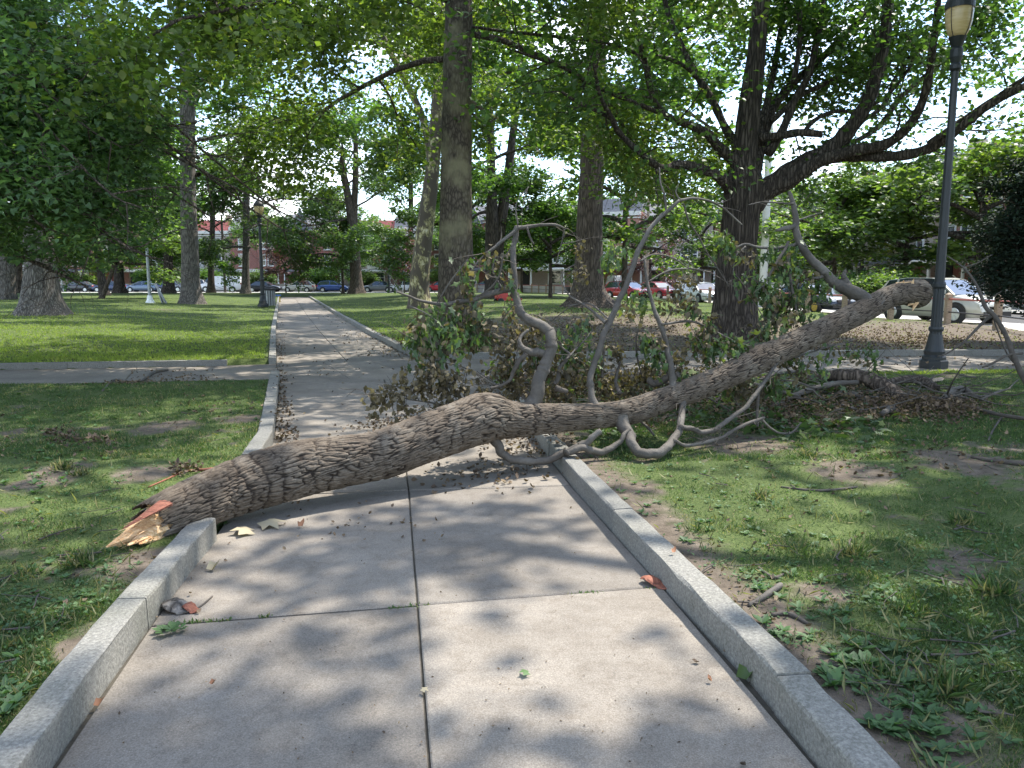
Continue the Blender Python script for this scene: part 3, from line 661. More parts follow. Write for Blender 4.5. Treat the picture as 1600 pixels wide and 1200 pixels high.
    for s in (-1, 1):
        h = MB(); h.box((fx - .14, s * w * .66, zf), (.16, .34, .13)); h.build('headlight', M['head'], root)
        h = MB(); h.box((-fx + .06, s * w * .72, zf + .16), (.12, .26, .16)); h.build('tail_light', M['tail'], root)
        mi = MB(); mi.box((gh[-1][0] - .35, s * (w + .08), zb + .08), (.12, .2, .14)); mi.build('wing_mirror', mat, root)
    bp = MB(); bp.box((fx - .05, 0, .38), (.16, w * 1.5, .18)); bp.build('bumper', M['dark'], root)
    gr = MB(); gr.box((fx - .06, 0, .60), (.12, w * .8, .12)); gr.build('grille', M['rail_dark'], root)
    return root
def cz(x, y): return -.01
# silver crossover beside the lamp post, nose to the right
a = G(1399, 501, 0); b_ = G(1484, 506, 0); dv = (b_ - a); ang = math.atan2(dv.y, dv.x)
mid = (a + b_) / 2; side = Vector((-math.sin(ang), math.cos(ang), 0)) * .9
car('parked_car', mid.x + side.x, mid.y + side.y, ang, 'suv', M['p_silver'], 'silver green crossover car nose right beside the black street lamp')
R_ = math.radians
def pcar(px, py, rz, style, mat, label, off=.9, **k):
    p = G(px, py, 0); q = Vector((math.sin(0), 1, 0)) * off; return car('parked_car' if style != 'van' else 'parked_van', p.x, p.y + off, R_(rz), style, M[mat], label, **k)
pcar(1278, 489, -72, 'sedan', 'p_black', 'black saloon car with yellow wheels behind the hanging green leaves', rim='rim_yellow')
pcar(1352, 470, 100, 'sedan', 'p_white', 'white saloon with red tail light showing above the fallen trunk', off=3)
pcar(1425, 468, 100, 'suv', 'p_steel', 'dark blue car half hidden behind the silver crossover roof', off=6)
pcar(985, 468, -50, 'hatch', 'p_red', 'bright red hatchback just right of the broad dark trunk', off=1.5)
pcar(1040, 468, -60, 'sedan', 'p_red', 'second red car, lower, behind the rail fence posts', off=4)
pcar(1105, 475, -75, 'sedan', 'p_white', 'white saloon just left of the dark maple trunk', off=2)
pcar(1080, 462, -85, 'suv', 'p_black', 'black car behind the white saloon left of the maple', off=5)
pcar(1225, 478, -75, 'sedan', 'p_silver', 'pale silver saloon just right of the dark maple trunk', off=2)
pcar(968, 460, -85, 'van', 'p_white', 'pale blue white van behind the red hatchback')
for px, st, mt, lb in ((838, 'suv', 'p_white', 'white car seen between the forked trunk and the small park tree'), (872, 'sedan', 'p_white', 'white saloon behind the small round park tree'), (895, 'suv', 'p_silver', 'silver car left of the broad dark trunk'), (757, 'hatch', 'p_steel', 'blue grey hatchback glimpsed right of the big sycamore trunk'), (815, 'sedan', 'p_silver', 'silver saloon behind the upright grey branch')):
    pcar(px, 457, 168, st, mt, lb, off=5)
for px, st, mt, lb, fl in ((10, 'suv', 'p_steel', 'dark car at the left edge behind the forked pale tree', 0), (100, 'sedan', 'p_black', 'black saloon right of the big left trunk', 180), (152, 'sedan', 'p_navy', 'dark blue saloon behind the small leaning tree', 180), (205, 'sedan', 'p_steel', 'blue grey saloon with sloping boot between dark trunks', 180),
                           (252, 'sedan', 'p_navy', 'dark blue car beside the pole with leaning planks', 0), (282, 'suv', 'p_grey', 'grey car just left of the tall pale trunk', 180), (400, 'sedan', 'p_black', 'black saloon between slim trunk and far lamp post', 0), (456, 'hatch', 'p_silver', 'silver hatchback under the purple leaved tree', 180),
                           (512, 'hatch', 'p_blue', 'blue hatchback at the far end of the path', 0), (585, 'sedan', 'p_grey', 'grey saloon right of the forked far tree', 180), (622, 'sedan', 'p_white', 'white saloon left of the leaning mottled trunk', 180), (684, 'sedan', 'p_red', 'red saloon between the two sycamore trunks', 180)):
    p = G(px, 457.2, 0); car('parked_car', p.x, 102.5, R_(fl), st, M[mt], lb)
p = G(347, 457.2, 0); car('parked_van', p.x * 102.5 / p.y, 102.5, math.pi, 'van', M['p_white'], 'white cargo van parked left of the slim pale trunk')

# ================================================================== lamps, poles, bins
def street_lamp(x, y, s=1.0, label='', head=True, group='black park street lamps', h=5.75, z=0):
    r = empty('street_lamp', (x, y, z), 0, label, 'street lamp', group)
    b = MB(); b.lathe([(.29, .0), (.29, .13), (.27, .15)], 8); b.lathe([(.235, .145), (.235, .2), (.2, .24), (.21, .30), (.19, .34), (.165, .42), (.13, .60)], 24)
    b.build('base', M['lamp_metal'], r)
    b = MB(); b.lathe([(.125, .60), (.115, .7), (.105, 1.45)], 24, flute=.12); b.build('fluted_shaft', M['lamp_metal'], r)
    b = MB(); b.lathe([(.14, .66), (.15, .70), (.14, .74)], 20); b.build('lower_collar', M['lamp_metal'], r)
    b = MB(); b.lathe([(.115, 1.42), (.128, 1.45), (.128, 1.50), (.11, 1.54)], 20); b.build('collar', M['lamp_metal'], r)
    b = MB(); b.lathe([(.098, 1.5), (.070, h - .55)], 20, flute=.05); b.build('pole', M['lamp_metal'], r)
    b = MB(); b.lathe([(.075, h - .56), (.11, h - .52), (.11, h - .46), (.085, h - .42), (.12, h - .33), (.12, h - .2), (.09, h - .16), (.15, h - .04), (.17, h)], 20); b.build('capital', M['lamp_metal'], r)
    if head:
        b = MB(); b.lathe([(.15, h + .002), (.205, h + .1), (.245, h + .24), (.26, h + .40), (.255, h + .46)], 24); b.build('globe', M['globe'], r, smooth=True)
        b = MB(); b.lathe([(.272, h + .455), (.272, h + .56), (.255, h + .6), (.2, h + .68), (.12, h + .78), (.05, h + .84), (.03, h + .95), (.0, h + 1.0)], 24); b.build('cap', M['lamp_metal'], r)
        for k in range(4):
            a = k * math.pi / 2 + .5; pr = [(.157, h + .002), (.213, h + .1), (.253, h + .24), (.268, h + .40), (.266, h + .47)]
            b = MB(); b.tube([(q * math.cos(a), q * math.sin(a), zz) for q, zz in pr], [.008] * 5, 5); b.build('globe_rib', M['lamp_metal'], r)
    return r
p = G(1458, 577, .0); _l = street_lamp(p.x, p.y, label='black fluted street lamp with amber globe on the cross path, right', z=.03, h=5.68); _l.scale = (.84, .84, 1)
b = MB(); b.box((p.x, p.y - .1, .0), (1.5, 1.15, .05)); tag(b.build('lamp_footing', M['slab']), 'concrete pad under the near street lamp', kind='structure')
p = G(411, 478, .2); street_lamp(p.x, p.y, label='black street lamp behind the litter bin, left of the far path', h=4.9, z=.15)
p = G(608, 462, .0); street_lamp(p.x, p.y, label='slim black street lamp near the far street, left of the leaning mottled trunk', h=4.2)
def bin_():
    p = G(422, 478, .15); r = empty('litter_bin', (p.x, p.y, .1), 0, 'dark slatted litter bin with black domed lid beside the far lamp post', 'litter bin')
    for k in range(14):
        a = 2 * math.pi * k / 14; q = MB(); q.box((.3 * math.cos(a), .3 * math.sin(a), .5), (.025, .09, .84), rz=a); q.build('slat', M['metal_grey'], r)
    q = MB(); q.lathe([(.27, .08), (.27, .9)], 14); q.build('liner', M['dark'], r)
    q = MB(); q.lathe([(.34, .92), (.36, .97), (.34, 1.02), (.22, 1.12), (.08, 1.17)], 16); q.build('lid', M['black'], r)
bin_()
p = G(432, 473, .1); r = empty('lawn_stool', (p.x, p.y, .12), .3, 'small yellow stand with blue top beside the litter bin', 'stand')
q = MB(); q.box((0, 0, .46), (.62, .42, .07)); q.build('top', M['blue'], r)
for sx in (-1, 1):
    q = MB(); q.box((sx * .22, 0, .22), (.08, .34, .42)); q.build('leg', M['yellow'], r)
# signpost with leaning planks, left
p = G(235, 477, .2); r = empty('lamp_post', (p.x, p.y, .15), 0, 'slim grey post with white flared base left of the tall pale trunk', 'post')
q = MB(); q.lathe([(.34, 0), (.3, .12), (.17, .35), (.13, .6)], 12); o = q.build('base', M['white'], r)
q = MB(); q.lathe([(.09, .6), (.07, 3.6)], 10); q.build('pole', M['metal_grey'], r)
for i, (x0, x1) in enumerate(((262, 243), (256, 247))):
    a = G(x0, 478, .15); c = D(x1, 444 + 8 * i, a.y + .2); q = MB(); q.bar(a, c, .13, .05)
    o = q.build('leaning_plank', M['metal_grey']); tag(o, ['long pale plank leaning against the post with the white base', 'shorter plank leaning beneath the long pale plank'][i], 'plank', 'planks leaning on the post')
# utility poles and wires
def pole(px, py, top, w, mat, label, d=None):
    p = G(px, py, 0); r = empty('utility_pole', (p.x, p.y, -.06), 0, label, 'utility pole', 'utility poles along the streets')
    q = MB(); q.lathe([(w, 0), (w * .75, top)], 12); q.build('pole', mat, r)
    q = MB(); q.box((0, 0, top - .7), (2.2, .12, .14)); q.build('crossarm', mat, r)
    for s in (-.9, -.3, .3, .9):
        q = MB(); q.lathe([(.05, 0), (.07, .06), (.03, .14)], 8, (s, 0, top - .63)); q.build('insulator', M['cream'], r)
    return p
a1 = pole(1191, 478, 11.0, .26, M['cream'], 'pale utility pole just right of the dark maple trunk')
a2 = pole(352, 458, 9.5, .16, M['branch_dark'], 'dark wooden utility pole beside the white van')
a4 = pole(1010, 462, 10.5, .18, M['wood_post'], 'wooden utility pole behind the red cars')
def wire(a, c, sag, label):
    q = MB(); q.tube([a.lerp(c, t) - Vector((0, 0, sag * 4 * t * (1 - t))) for t in np.linspace(0, 1, 14)], [.012] * 14, 4); tag(q.build('power_line', M['black']), label, 'cable', 'overhead cables')
far1 = Vector((a1.x + 8, a1.y - 40, 10.3)); t1 = Vector((a1.x, a1.y, 10.3))
for k in range(3): wire(t1 + Vector((-.8 + k * .8, 0, 0)), far1 + Vector((-.8 + k * .8, 0, .2 * k)), .8, 'overhead cable running over the street to the ' + ['left', 'middle', 'right'][k] + ' of the pale pole')
wire(Vector((-70, 98, 6.6)), Vector((a2.x, a2.y, 8.8)), .8, 'overhead cable in front of the far terrace, left'); wire(Vector((a2.x, a2.y, 8.8)), Vector((0, 99, 8.2)), .9, 'overhead cable in front of the far terrace, right')

# red ride-on mower on the lawn
p = G(793, 474.5, .2); r = empty('ride_on_mower', (p.x, p.y, .2), R_(200), 'small red ride on mower on the lawn behind the upright grey branch', 'mower')
q = MB(); q.box((.38, 0, .48), (.62, .56, .30)); q.box((.62, 0, .42), (.2, .5, .2)); q.build('bonnet', M['p_red'], r)
q = MB(); q.box((-.1, 0, .26), (1.3, .9, .12)); q.build('deck', M['p_red'], r)
q = MB(); q.box((-.42, 0, .5), (.42, .46, .14)); q.box((-.62, 0, .72), (.1, .46, .42)); q.build('seat', M['black'], r)
q = MB(); q.bar((.06, 0, .5), (-.06, 0, .86), .04); q.lathe([(.17, .86), (.17, .89)], 12, (-.06, 0, 0)); q.build('steering_wheel', M['black'], r)
for x_, rr_ in ((.55, .17), (-.45, .24)):
    for s in (-1, 1):
        q = MB(); q.lathe([(rr_ * .5, -.07), (rr_, -.06), (rr_, .06), (rr_ * .5, .07)], 14); o = q.build('wheel', M['black'], r); o.location = (x_, s * .42, rr_); o.rotation_euler = (math.pi / 2, 0, 0)

# person in orange beyond the fence
def person(x, y, z, rz, label, top, legs):
    r = empty('person', (x, y, z), rz, label, 'person')
    V = [(0, 0, .95), (0, 0, 1.15), (0, 0, 1.38), (0, 0, 1.5), (0, 0, 1.6), (0, .01, 1.70), (.19, 0, 1.40), (.27, .03, 1.12), (.25, -.12, .90), (-.19, 0, 1.40), (-.27, .02, 1.12), (-.27, -.05, .86), (.10, 0, .88), (.12, -.06, .48), (.12, .02, .07), (.13, -.12, .03), (-.10, 0, .88), (-.12, .05, .48), (-.13, .12, .07), (-.14, -.02, .03)]
    E = [(0, 1), (1, 2), (2, 3), (3, 4), (4, 5), (2, 6), (6, 7), (7, 8), (2, 9), (9, 10), (10, 11), (0, 12), (12, 13), (13, 14), (14, 15), (0, 16), (16, 17), (17, 18), (18, 19)]
    rad = [.15, .145, .15, .055, .09, .08, .065, .045, .035, .065, .045, .035, .09, .065, .045, .035, .09, .065, .045, .035]
    me = bpy.data.meshes.new('body'); me.from_pydata(V, E, []); o = link('body', me, M['skin'], r)
    sk = o.modifiers.new('s', 'SKIN'); 
    for i, v in enumerate(me.skin_vertices[0].data): v.radius = (rad[i], rad[i] * .75 if i < 3 else rad[i]); v.use_root = i == 0
    o.modifiers.new('d', 'SUBSURF').levels = 1; o.modifiers['d'].render_levels = 2
    q = MB(); q.lathe([(.19, .90), (.175, 1.1), (.2, 1.36), (.14, 1.47), (.07, 1.5)], 14)
    for s in (-1, 1): q.tube([(s * .15, 0, 1.42), (s * .22, 0, 1.36), (s * .27, .02, 1.16)], [.08, .08, .065], 8)
    q.build('shirt', M[top], r, smooth=True)
    q = MB(); q.lathe([(.19, .97), (.19, .85), (.17, .8)], 12)
    q.tube([(.10, 0, .88), (.12, -.06, .48), (.12, .02, .1)], [.11, .085, .07], 8); q.tube([(-.10, 0, .88), (-.12, .05, .48), (-.13, .12, .1)], [.11, .085, .07], 8); q.build('trousers', M[legs], r, smooth=True)
    q = MB(); q.lathe([(.09, 1.66), (.1, 1.72), (.085, 1.78), (.04, 1.81)], 10, (0, .012, 0)); q.build('hair', M['hair'], r, smooth=True)
p = G(797, 464, 0); person(p.x, p.y, -.01, 0, 'person in orange top and pale trousers standing near the far rail fence', 'orange', 'denim')
# garden walls in front of the far terrace
for i in range(6):
    x0 = -100 + i * 17; q = MB(); q.box((x0 + 8, 115.5, .45), (15.4, .35, 1.0)); q.box((x0 + 8, 115.5, .99), (15.6, .45, .1)); tag(q.build('garden_wall', M['stone']), ['low stone garden wall at far left', 'low stone garden wall behind the leaning tree', 'low stone garden wall behind the white van', 'low stone garden wall at the far end of the path', 'low stone garden wall behind the white saloon', 'low stone garden wall past the red saloon'][i], 'wall', 'garden walls of the far terrace')
# ================================================================== leaves and trees
SHAPES = {
 'kite': (np.array([(0, 0, 0), (.42, .40, .06), (1, 0, -.10), (.42, -.40, .06)]), np.array([(0, 2, 1), (0, 3, 2)])),
 'star': (np.array([(.33, 0, .05), (0, 0, 0), (-.06, .34, 0), (.26, .22, .04), (.50, .52, -.05), (.60, .17, .03), (1.02, 0, -.10), (.60, -.17, .03), (.50, -.52, -.05), (.26, -.22, .04), (-.06, -.34, 0)]),
          np.array([(0, i, i + 1) for i in range(1, 10)] + [(0, 10, 1)])),
 'lobe': (np.array([(0, 0, 0), (.12, .47, .02), (.42, .19, .05), (1, 0, -.10), (.42, -.19, .05), (.12, -.47, .02)]), np.array([(0, 2, 1), (0, 3, 2), (0, 4, 3), (0, 5, 4)])),
 'curl': (np.array([(0, 0, 0), (.3, .30, .22), (.62, .24, .05), (.95, .02, .28), (.6, -.26, .20), (.3, -.28, -.02), (.4, 0, -.12)]), np.array([(6, 0, 5), (6, 5, 4), (6, 4, 3), (6, 3, 2), (6, 2, 1), (6, 1, 0)])),
 'blade': (np.array([(0, .5, 0), (0, -.5, 0), (.55, -.36, .0), (.55, .36, 0), (1, 0, .0)]), np.array([(0, 1, 2), (0, 2, 3), (3, 2, 4)])),
}
def unit(a): return a / np.maximum(np.linalg.norm(a, axis=1, keepdims=True), 1e-9)
def leafmesh(name, C, N, Dr, size, shape='kite', rnd=None, wid=1.0):
    V, F = SHAPES[shape]; n = len(C); N = unit(N); Dr = unit(Dr - N * (Dr * N).sum(1, keepdims=True)); B = np.cross(N, Dr)
    size = np.asarray(size).reshape(-1, 1, 1); wid = np.asarray(wid).reshape(-1, 1, 1) if np.ndim(wid) else wid
    P = C[:, None, :] + size * (V[None, :, 0:1] * Dr[:, None, :] + wid * V[None, :, 1:2] * B[:, None, :] + V[None, :, 2:3] * N[:, None, :])
    f = (F[None] + (np.arange(n) * len(V))[:, None, None]).reshape(-1, 3)
    rnd = rng.random(n) if rnd is None else rnd
    return npmesh(name, P.reshape(-1, 3), f, {'rnd': np.repeat(rnd, len(V))})
def resample(P, t):
    P = np.asarray(P); L = np.concatenate([[0], np.cumsum(np.linalg.norm(np.diff(P, axis=0), axis=1))]); return np.stack([np.interp(np.asarray(t) * L[-1], L, P[:, k]) for k in range(3)], -1)
def bend(p0, d, L, r, n=5, wob=.12, up=0.0):
    pts = [np.array(p0, float)]; d = np.array(d, float); d /= np.linalg.norm(d)
    for i in range(n):
        d = d + np.array([r.gauss(0, wob), r.gauss(0, wob), r.gauss(0, wob) + up]); d /= np.linalg.norm(d); pts.append(pts[-1] + d * L / n)
    return np.array(pts)
def sprout(limbs, seed, n1=7, n2=5, L1=2.4, L2=1.1, per=140, sig=.22, size=.17, start=.3, up1=.05, up2=-.06, flat=.5, zmin=None, zbig=None, mb=None, keep=None, r1=.03):
    """grow side branches and twigs on limbs, return leaf arrays"""
    r = random.Random(seed); rg = np.random.default_rng(seed); mb = mb if mb is not None else MB(); Cs, Ns, Ds, Ss = [], [], [], []
    for P, R in limbs:
        L = np.linalg.norm(np.diff(P, axis=0), axis=1).sum(); k1 = max(2, int(n1 * L / 6))
        for i in range(k1):
            t = start + (1 - start) * (i + r.random()) / k1; p = resample(P, [t])[0]; q = resample(P, [min(t + .05, 1)])[0] - resample(P, [max(t - .05, 0)])[0]; q /= max(np.linalg.norm(q), 1e-6)
            sd_ = np.array([r.gauss(0, 1), r.gauss(0, 1), r.gauss(0, .45)]); sd_ -= q * sd_.dot(q) * .6; sd_ /= np.linalg.norm(sd_)
            l1 = L1 * (.6 + .7 * r.random()) * (1.15 - .5 * t); B = bend(p, q * .55 + sd_, l1, r, 4, .16, up1); rr = r1 * (1.2 - .6 * t)
            if keep is not None and not keep(B[-1]): continue
            mb.tube(B, list(np.linspace(rr, rr * .35, len(B))), 5, False)
            for j in range(n2):
                t2 = .25 + .75 * (j + r.random()) / n2; p2 = resample(B, [t2])[0]; q2 = unit((B[-1] - B[0])[None])[0]
                s2 = np.array([r.gauss(0, 1), r.gauss(0, 1), r.gauss(0, .4)]); l2 = L2 * (.55 + .8 * r.random()); T = bend(p2, q2 * .5 + s2 / np.linalg.norm(s2), l2, r, 3, .15, up2)
                mb.tube(T, list(np.linspace(rr * .38, rr * .15, len(T))), 3, False)
                n = int(per * (.6 + .8 * r.random())); tt = rg.random(n) ** .75 * 1.08; c = resample(T, np.clip(tt, 0, 1)) + rg.normal(0, 1, (n, 3)) * np.array([sig, sig, sig * flat])
                o_ = np.array([0, 0, 1.0]) + rg.normal(0, .55, (n, 3)); dd = (T[-1] - T[0]) / l2 + rg.normal(0, .8, (n, 3)) + np.array([0, 0, -.35]); s = size * (.65 + .6 * rg.random(n))
                if zbig is not None and T[-1][2] > zbig:      # the top of the crown: fewer, larger leaves
                    m = n // 4; c, o_, dd, s = c[:m], o_[:m], dd[:m], s[:m] * 1.4
                Cs.append(c); Ns.append(o_); Ds.append(dd); Ss.append(s)
    C = np.vstack(Cs); N = np.vstack(Ns); Dd = np.vstack(Ds); s = np.concatenate(Ss)
    if zmin is not None: k = C[:, 2] > zmin; C, N, Dd, s = C[k], N[k], Dd[k], s[k]
    return mb, C, N, Dd, s
def crown_limbs(seed, H, hb, R, n, droop=.1, rad=.11, low=8, high=65, mb=None):
    r = random.Random(seed); out = []
    for i in range(n):
        t = i / (n - 1); z = hb + (H - hb) * .72 * t; az = i * 2.4 + r.uniform(-.4, .4); prof = .72 + .45 * math.sin(min(1, t * 1.5) * math.pi) - .35 * t * t; L = R * prof * r.uniform(.85, 1.1)
        el = math.radians(low + (high - low) * t ** .8 + r.uniform(-6, 6)); P = bend((0, 0, z), (math.cos(az) * math.cos(el), math.sin(az) * math.cos(el), math.sin(el)), L, r, 7, .10, -droop * (1 - t))
        rr = rad * (1.1 - .55 * t); Rr = np.linspace(rr, rr * .22, len(P)); out.append((P, Rr))
        if mb is not None: mb.tube(P, list(Rr), 8, False)
    return out
def trunk_mesh(path, seed=0, n=30, flare=.5, fl_h=.55, ridges=.05, lobes=5, base_z=0, k=7):
    """path rows: x y z r"""
    A = cr_interp(path, k); r = random.Random(seed); ph = [r.uniform(0, 6.28) for _ in range(4)]; P, Fm = frames([a[:3] for a in A]); vs = []
    for i, (p, (t, u, w)) in enumerate(zip(P, Fm)):
        rad = A[i][3]; z = p.z - base_z
        for j in range(n):
            a = 2 * math.pi * j / n; fl = flare * math.exp(-max(z, 0) / fl_h) * (.55 + .75 * max(0, math.cos(lobes * a + ph[0] + math.sin(a + ph[1]))) ** 1.5)
            rg_ = ridges * (math.sin(9 * a + ph[2] + z * .9) * .5 + math.sin(14 * a + ph[3] - z * 1.3) * .35 + float(vnoise(a * 3, z * 1.2, 1)) - .5)
            vs.append(p + (u * math.cos(a) + w * math.sin(a)) * rad * (1 + fl + rg_))
    m = len(P); fs = [(i * n + j, i * n + (j + 1) % n, (i + 1) * n + (j + 1) % n, (i + 1) * n + j) for i in range(m - 1) for j in range(n)] + [tuple((m - 1) * n + j for j in range(n))]
    me = bpy.data.meshes.new('trunk'); me.from_pydata([tuple(v) for v in vs], [], fs); me.update(); return me
def px_path(rows, d0, base=None, dd=0.0):
    """rows (x, y, width px) at ground distance d0 -> x y z r rows"""
    out = []
    for i, (x, y, w) in enumerate(rows):
        d = d0 + dd * i; p = D(x, y, d); out.append((p.x, p.y, p.z, w / 2 / FPX * (p - CAM).dot(cF)))
    return out

# shared crowns
def master(seed, H, hb, R, n, per, size, **k):
    mb = MB(); L = crown_limbs(seed, H, hb, R, n, mb=mb); mb, C, N, Dd, s = sprout(L, seed, per=per, size=size, mb=mb, **k)
    lm = mb.me('limbs'); cmesh = leafmesh('crown', C, N, Dd, s, 'kite'); print('crown leaves', len(C)); return lm, cmesh
TALL_A = master(11, 20, 5.2, 7.5, 15, 58, .25, n1=7, n2=6, sig=.34, flat=.55, zbig=10.5)
TALL_B = master(23, 18, 4.2, 6.8, 13, 66, .24, n1=7, n2=6, sig=.32, flat=.5, zbig=10.0)
SMALL = master(31, 6.0, 1.9, 2.6, 12, 52, .17, n1=9, n2=5, L1=1.2, L2=.6, sig=.2, flat=.7, r1=.015)
SPARSE = master(57, 17, 5.0, 7.5, 12, 85, .19, n1=3, n2=6, L1=2.0, L2=.9, sig=.34, flat=.6)
def dress(root, mst, sc, rz, leafm, barkm, loc=(0, 0, 0)):
    l = link('limbs', mst[0], None, root, kind='stuff'); c = link('crown', mst[1], None, root, kind='stuff')
    for o, m in ((l, barkm), (c, leafm)):
        if not o.data.materials: o.data.materials.append(m)
        o.material_slots[0].link = 'OBJECT'; o.material_slots[0].material = m
        o.scale = sc; o.rotation_euler.z = rz; o.location = loc
def tall_tree(name, rows, gy, leafm, barkm, label, mst=TALL_A, sc=(1, 1, 1), rz=0, flare=.5, group='tall park trees', lobes=5, fork=None, topz=15, zo=0, grow=True):
    gx = rows[0][0]; p = GT(gx, gy); p.z = TZ(p.x, p.y); A = px_path(rows, p.y); A[0] = (A[0][0], A[0][1], p.z - .15, A[0][3])
    last = A[-1]; tz = max(topz, last[2] + 1); A.append((last[0] + .1, last[1], (last[2] + tz) / 2, last[3] * .75)); A.append((last[0], last[1] + .1, tz, last[3] * .3))
    A = [(a - p.x, b - p.y, c - p.z, r_) for a, b, c, r_ in A]
    root = empty(name, p, 0, label, 'tree', group); link('trunk', trunk_mesh(A, len(label), flare=flare, lobes=lobes, base_z=0), barkm, root, smooth=True)
    for f in fork or []:
        B = px_path(f, p.y + .2); b = B[-1]; B.append((b[0], b[1], b[2] + 5, b[3] * .4)); B = [(a - p.x, bb - p.y, c - p.z, r_) for a, bb, c, r_ in B]
        link('limb', trunk_mesh(B, 3, n=18, flare=0), barkm, root, smooth=True)
    if grow:
        mid = A[-3]; dress(root, mst, sc, rz, leafm, barkm, (mid[0] * .8, 0, zo))
    return root, p
tall_tree('broad_tree', [(66, 495, 58), (64, 455, 50), (63, 420, 45), (61, 380, 42), (60, 250, 36), (58, 60, 30)], 492, M['leaf_maple'], M['bark_grey'], 'massive grey trunk with flared roots on the left lawn', SPARSE, (1.1, 1.1, 1.1), .3, flare=.55)
tall_tree('forked_tree', [(10, 468, 22), (12, 440, 20), (10, 418, 24), (0, 385, 16), (-6, 330, 12)], 468, M['leaf_far'], M['bark_grey'], 'pale forked tree at the left edge behind the massive trunk', TALL_B, (1, 1, .9), 1.3, fork=[[(12, 425, 12), (24, 408, 9), (34, 390, 8), (42, 340, 6)]], zo=1)
tall_tree('tall_tree', [(299, 475, 32), (298, 440, 27), (297, 400, 26), (294, 300, 23), (293, 200, 22), (293, 140, 23), (296, 60, 14), (303, 10, 12)], 475, M['leaf_maple'], M['bark_grey'], 'tall pale grey trunk standing alone left of the far path', TALL_B, (1.25, 1.25, 1.15), 2.0, flare=.45, fork=[[(292, 160, 14), (286, 100, 11), (280, 20, 10)]], zo=2.5)
tall_tree('tall_tree', [(264, 459, 18), (263, 420, 14), (262, 350, 13), (262, 200, 11)], 459, M['leaf_maple'], M['bark_dark'], 'dark slim trunk just left of the tall pale grey trunk', TALL_A, (1.1, 1.1, 1.1), 3.0)
tall_tree('tall_tree', [(187, 459.5, 18), (186, 430, 14), (185, 350, 13), (185, 200, 11)], 459, M['leaf_maple'], M['bark_dark'], 'dark trunk in the middle of the left lawn before the blue grey car', TALL_B, (1.2, 1.2, 1.1), .5)
tall_tree('tall_tree', [(164, 461, 14), (158, 430, 11), (152, 380, 10), (150, 200, 8)], 461, M['leaf_far'], M['bark_dark'], 'dark trunk behind the small leaning tree', TALL_A, (1, 1, 1), 4.4)
tall_tree('tall_tree', [(384, 459, 14), (384, 420, 11), (385, 350, 10), (386, 200, 9)], 459, M['leaf_far'], M['bark_grey'], 'slim pale trunk left of the far black lamp post', TALL_B, (1.1, 1.1, 1.1), 3.3)
tall_tree('tall_tree', [(558, 459.5, 22), (556, 430, 18), (553, 380, 16), (546, 320, 12), (535, 260, 10)], 459, M['leaf_far'], M['bark_brown'], 'forked tree at the far right of the far path', TALL_A, (1.15, 1.15, 1.1), 5.1, fork=[[(553, 375, 12), (554, 320, 10), (556, 250, 9)]])
tall_tree('sycamore', [(655, 482, 32), (655, 450, 30), (659, 400, 28), (668, 330, 25), (675, 270, 22), (681, 200, 20), (688, 100, 17), (693, 20, 15)], 482, M['leaf_syc'], M['bark_syc'], 'leaning sycamore with mottled yellow bark left of the big sycamore', SPARSE, (1.2, 1.2, 1.2), 1.0, flare=.3, zo=4.5, group='sycamores', fork=[[(676, 275, 12), (662, 190, 11), (630, 120, 10), (600, 60, 9), (585, 0, 8)]])
tall_tree('twin_trunk_tree', [(775, 462, 30), (772, 430, 27), (770, 380, 24), (768, 300, 15), (767, 240, 13), (765, 150, 11)], 466, M['leaf_maple'], M['bark_dark'], 'dark twin trunked tree just right of the big sycamore', TALL_A, (1.1, 1.1, 1.1), 2.2, fork=[[(776, 400, 20), (784, 340, 17), (794, 270, 14), (800, 220, 12), (812, 120, 9)]])
tall_tree('tall_tree', [(921, 482, 62), (920, 455, 46), (920, 400, 43), (922, 320, 39), (925, 270, 36), (925, 235, 36), (928, 150, 33), (932, 60, 30), (934, 0, 28)], 480, M['leaf_maple'], M['bark_brown'], 'broad straight brown trunk with spreading roots behind the fallen branches', TALL_B, (1.3, 1.3, 1.2), 4.0, flare=.75, zo=3.5)
for x, g, sc, lab, mt, b in ((640, 457.2, 1.1, 'tree behind the leaning mottled trunk at the far street', 'leaf_maple', TALL_A), (30, 459, 1.1, 'dark tree beyond the forked pale tree', 'leaf_maple', TALL_A), (330, 457.4, 1.0, 'tree between the tall pale trunk and the white van', 'leaf_maple', TALL_B),
                      (732, 462, 1.15, 'dark slim trunk hidden left of the twin trunked tree', 'leaf_far', TALL_B)):
    tall_tree('tall_tree', [(x, g, 11), (x, 420, 9), (x + 2, 350, 8), (x + 2, 250, 7)], g, M[mt], M['bark_dark'], lab, b, (sc, sc, sc), x * .37)

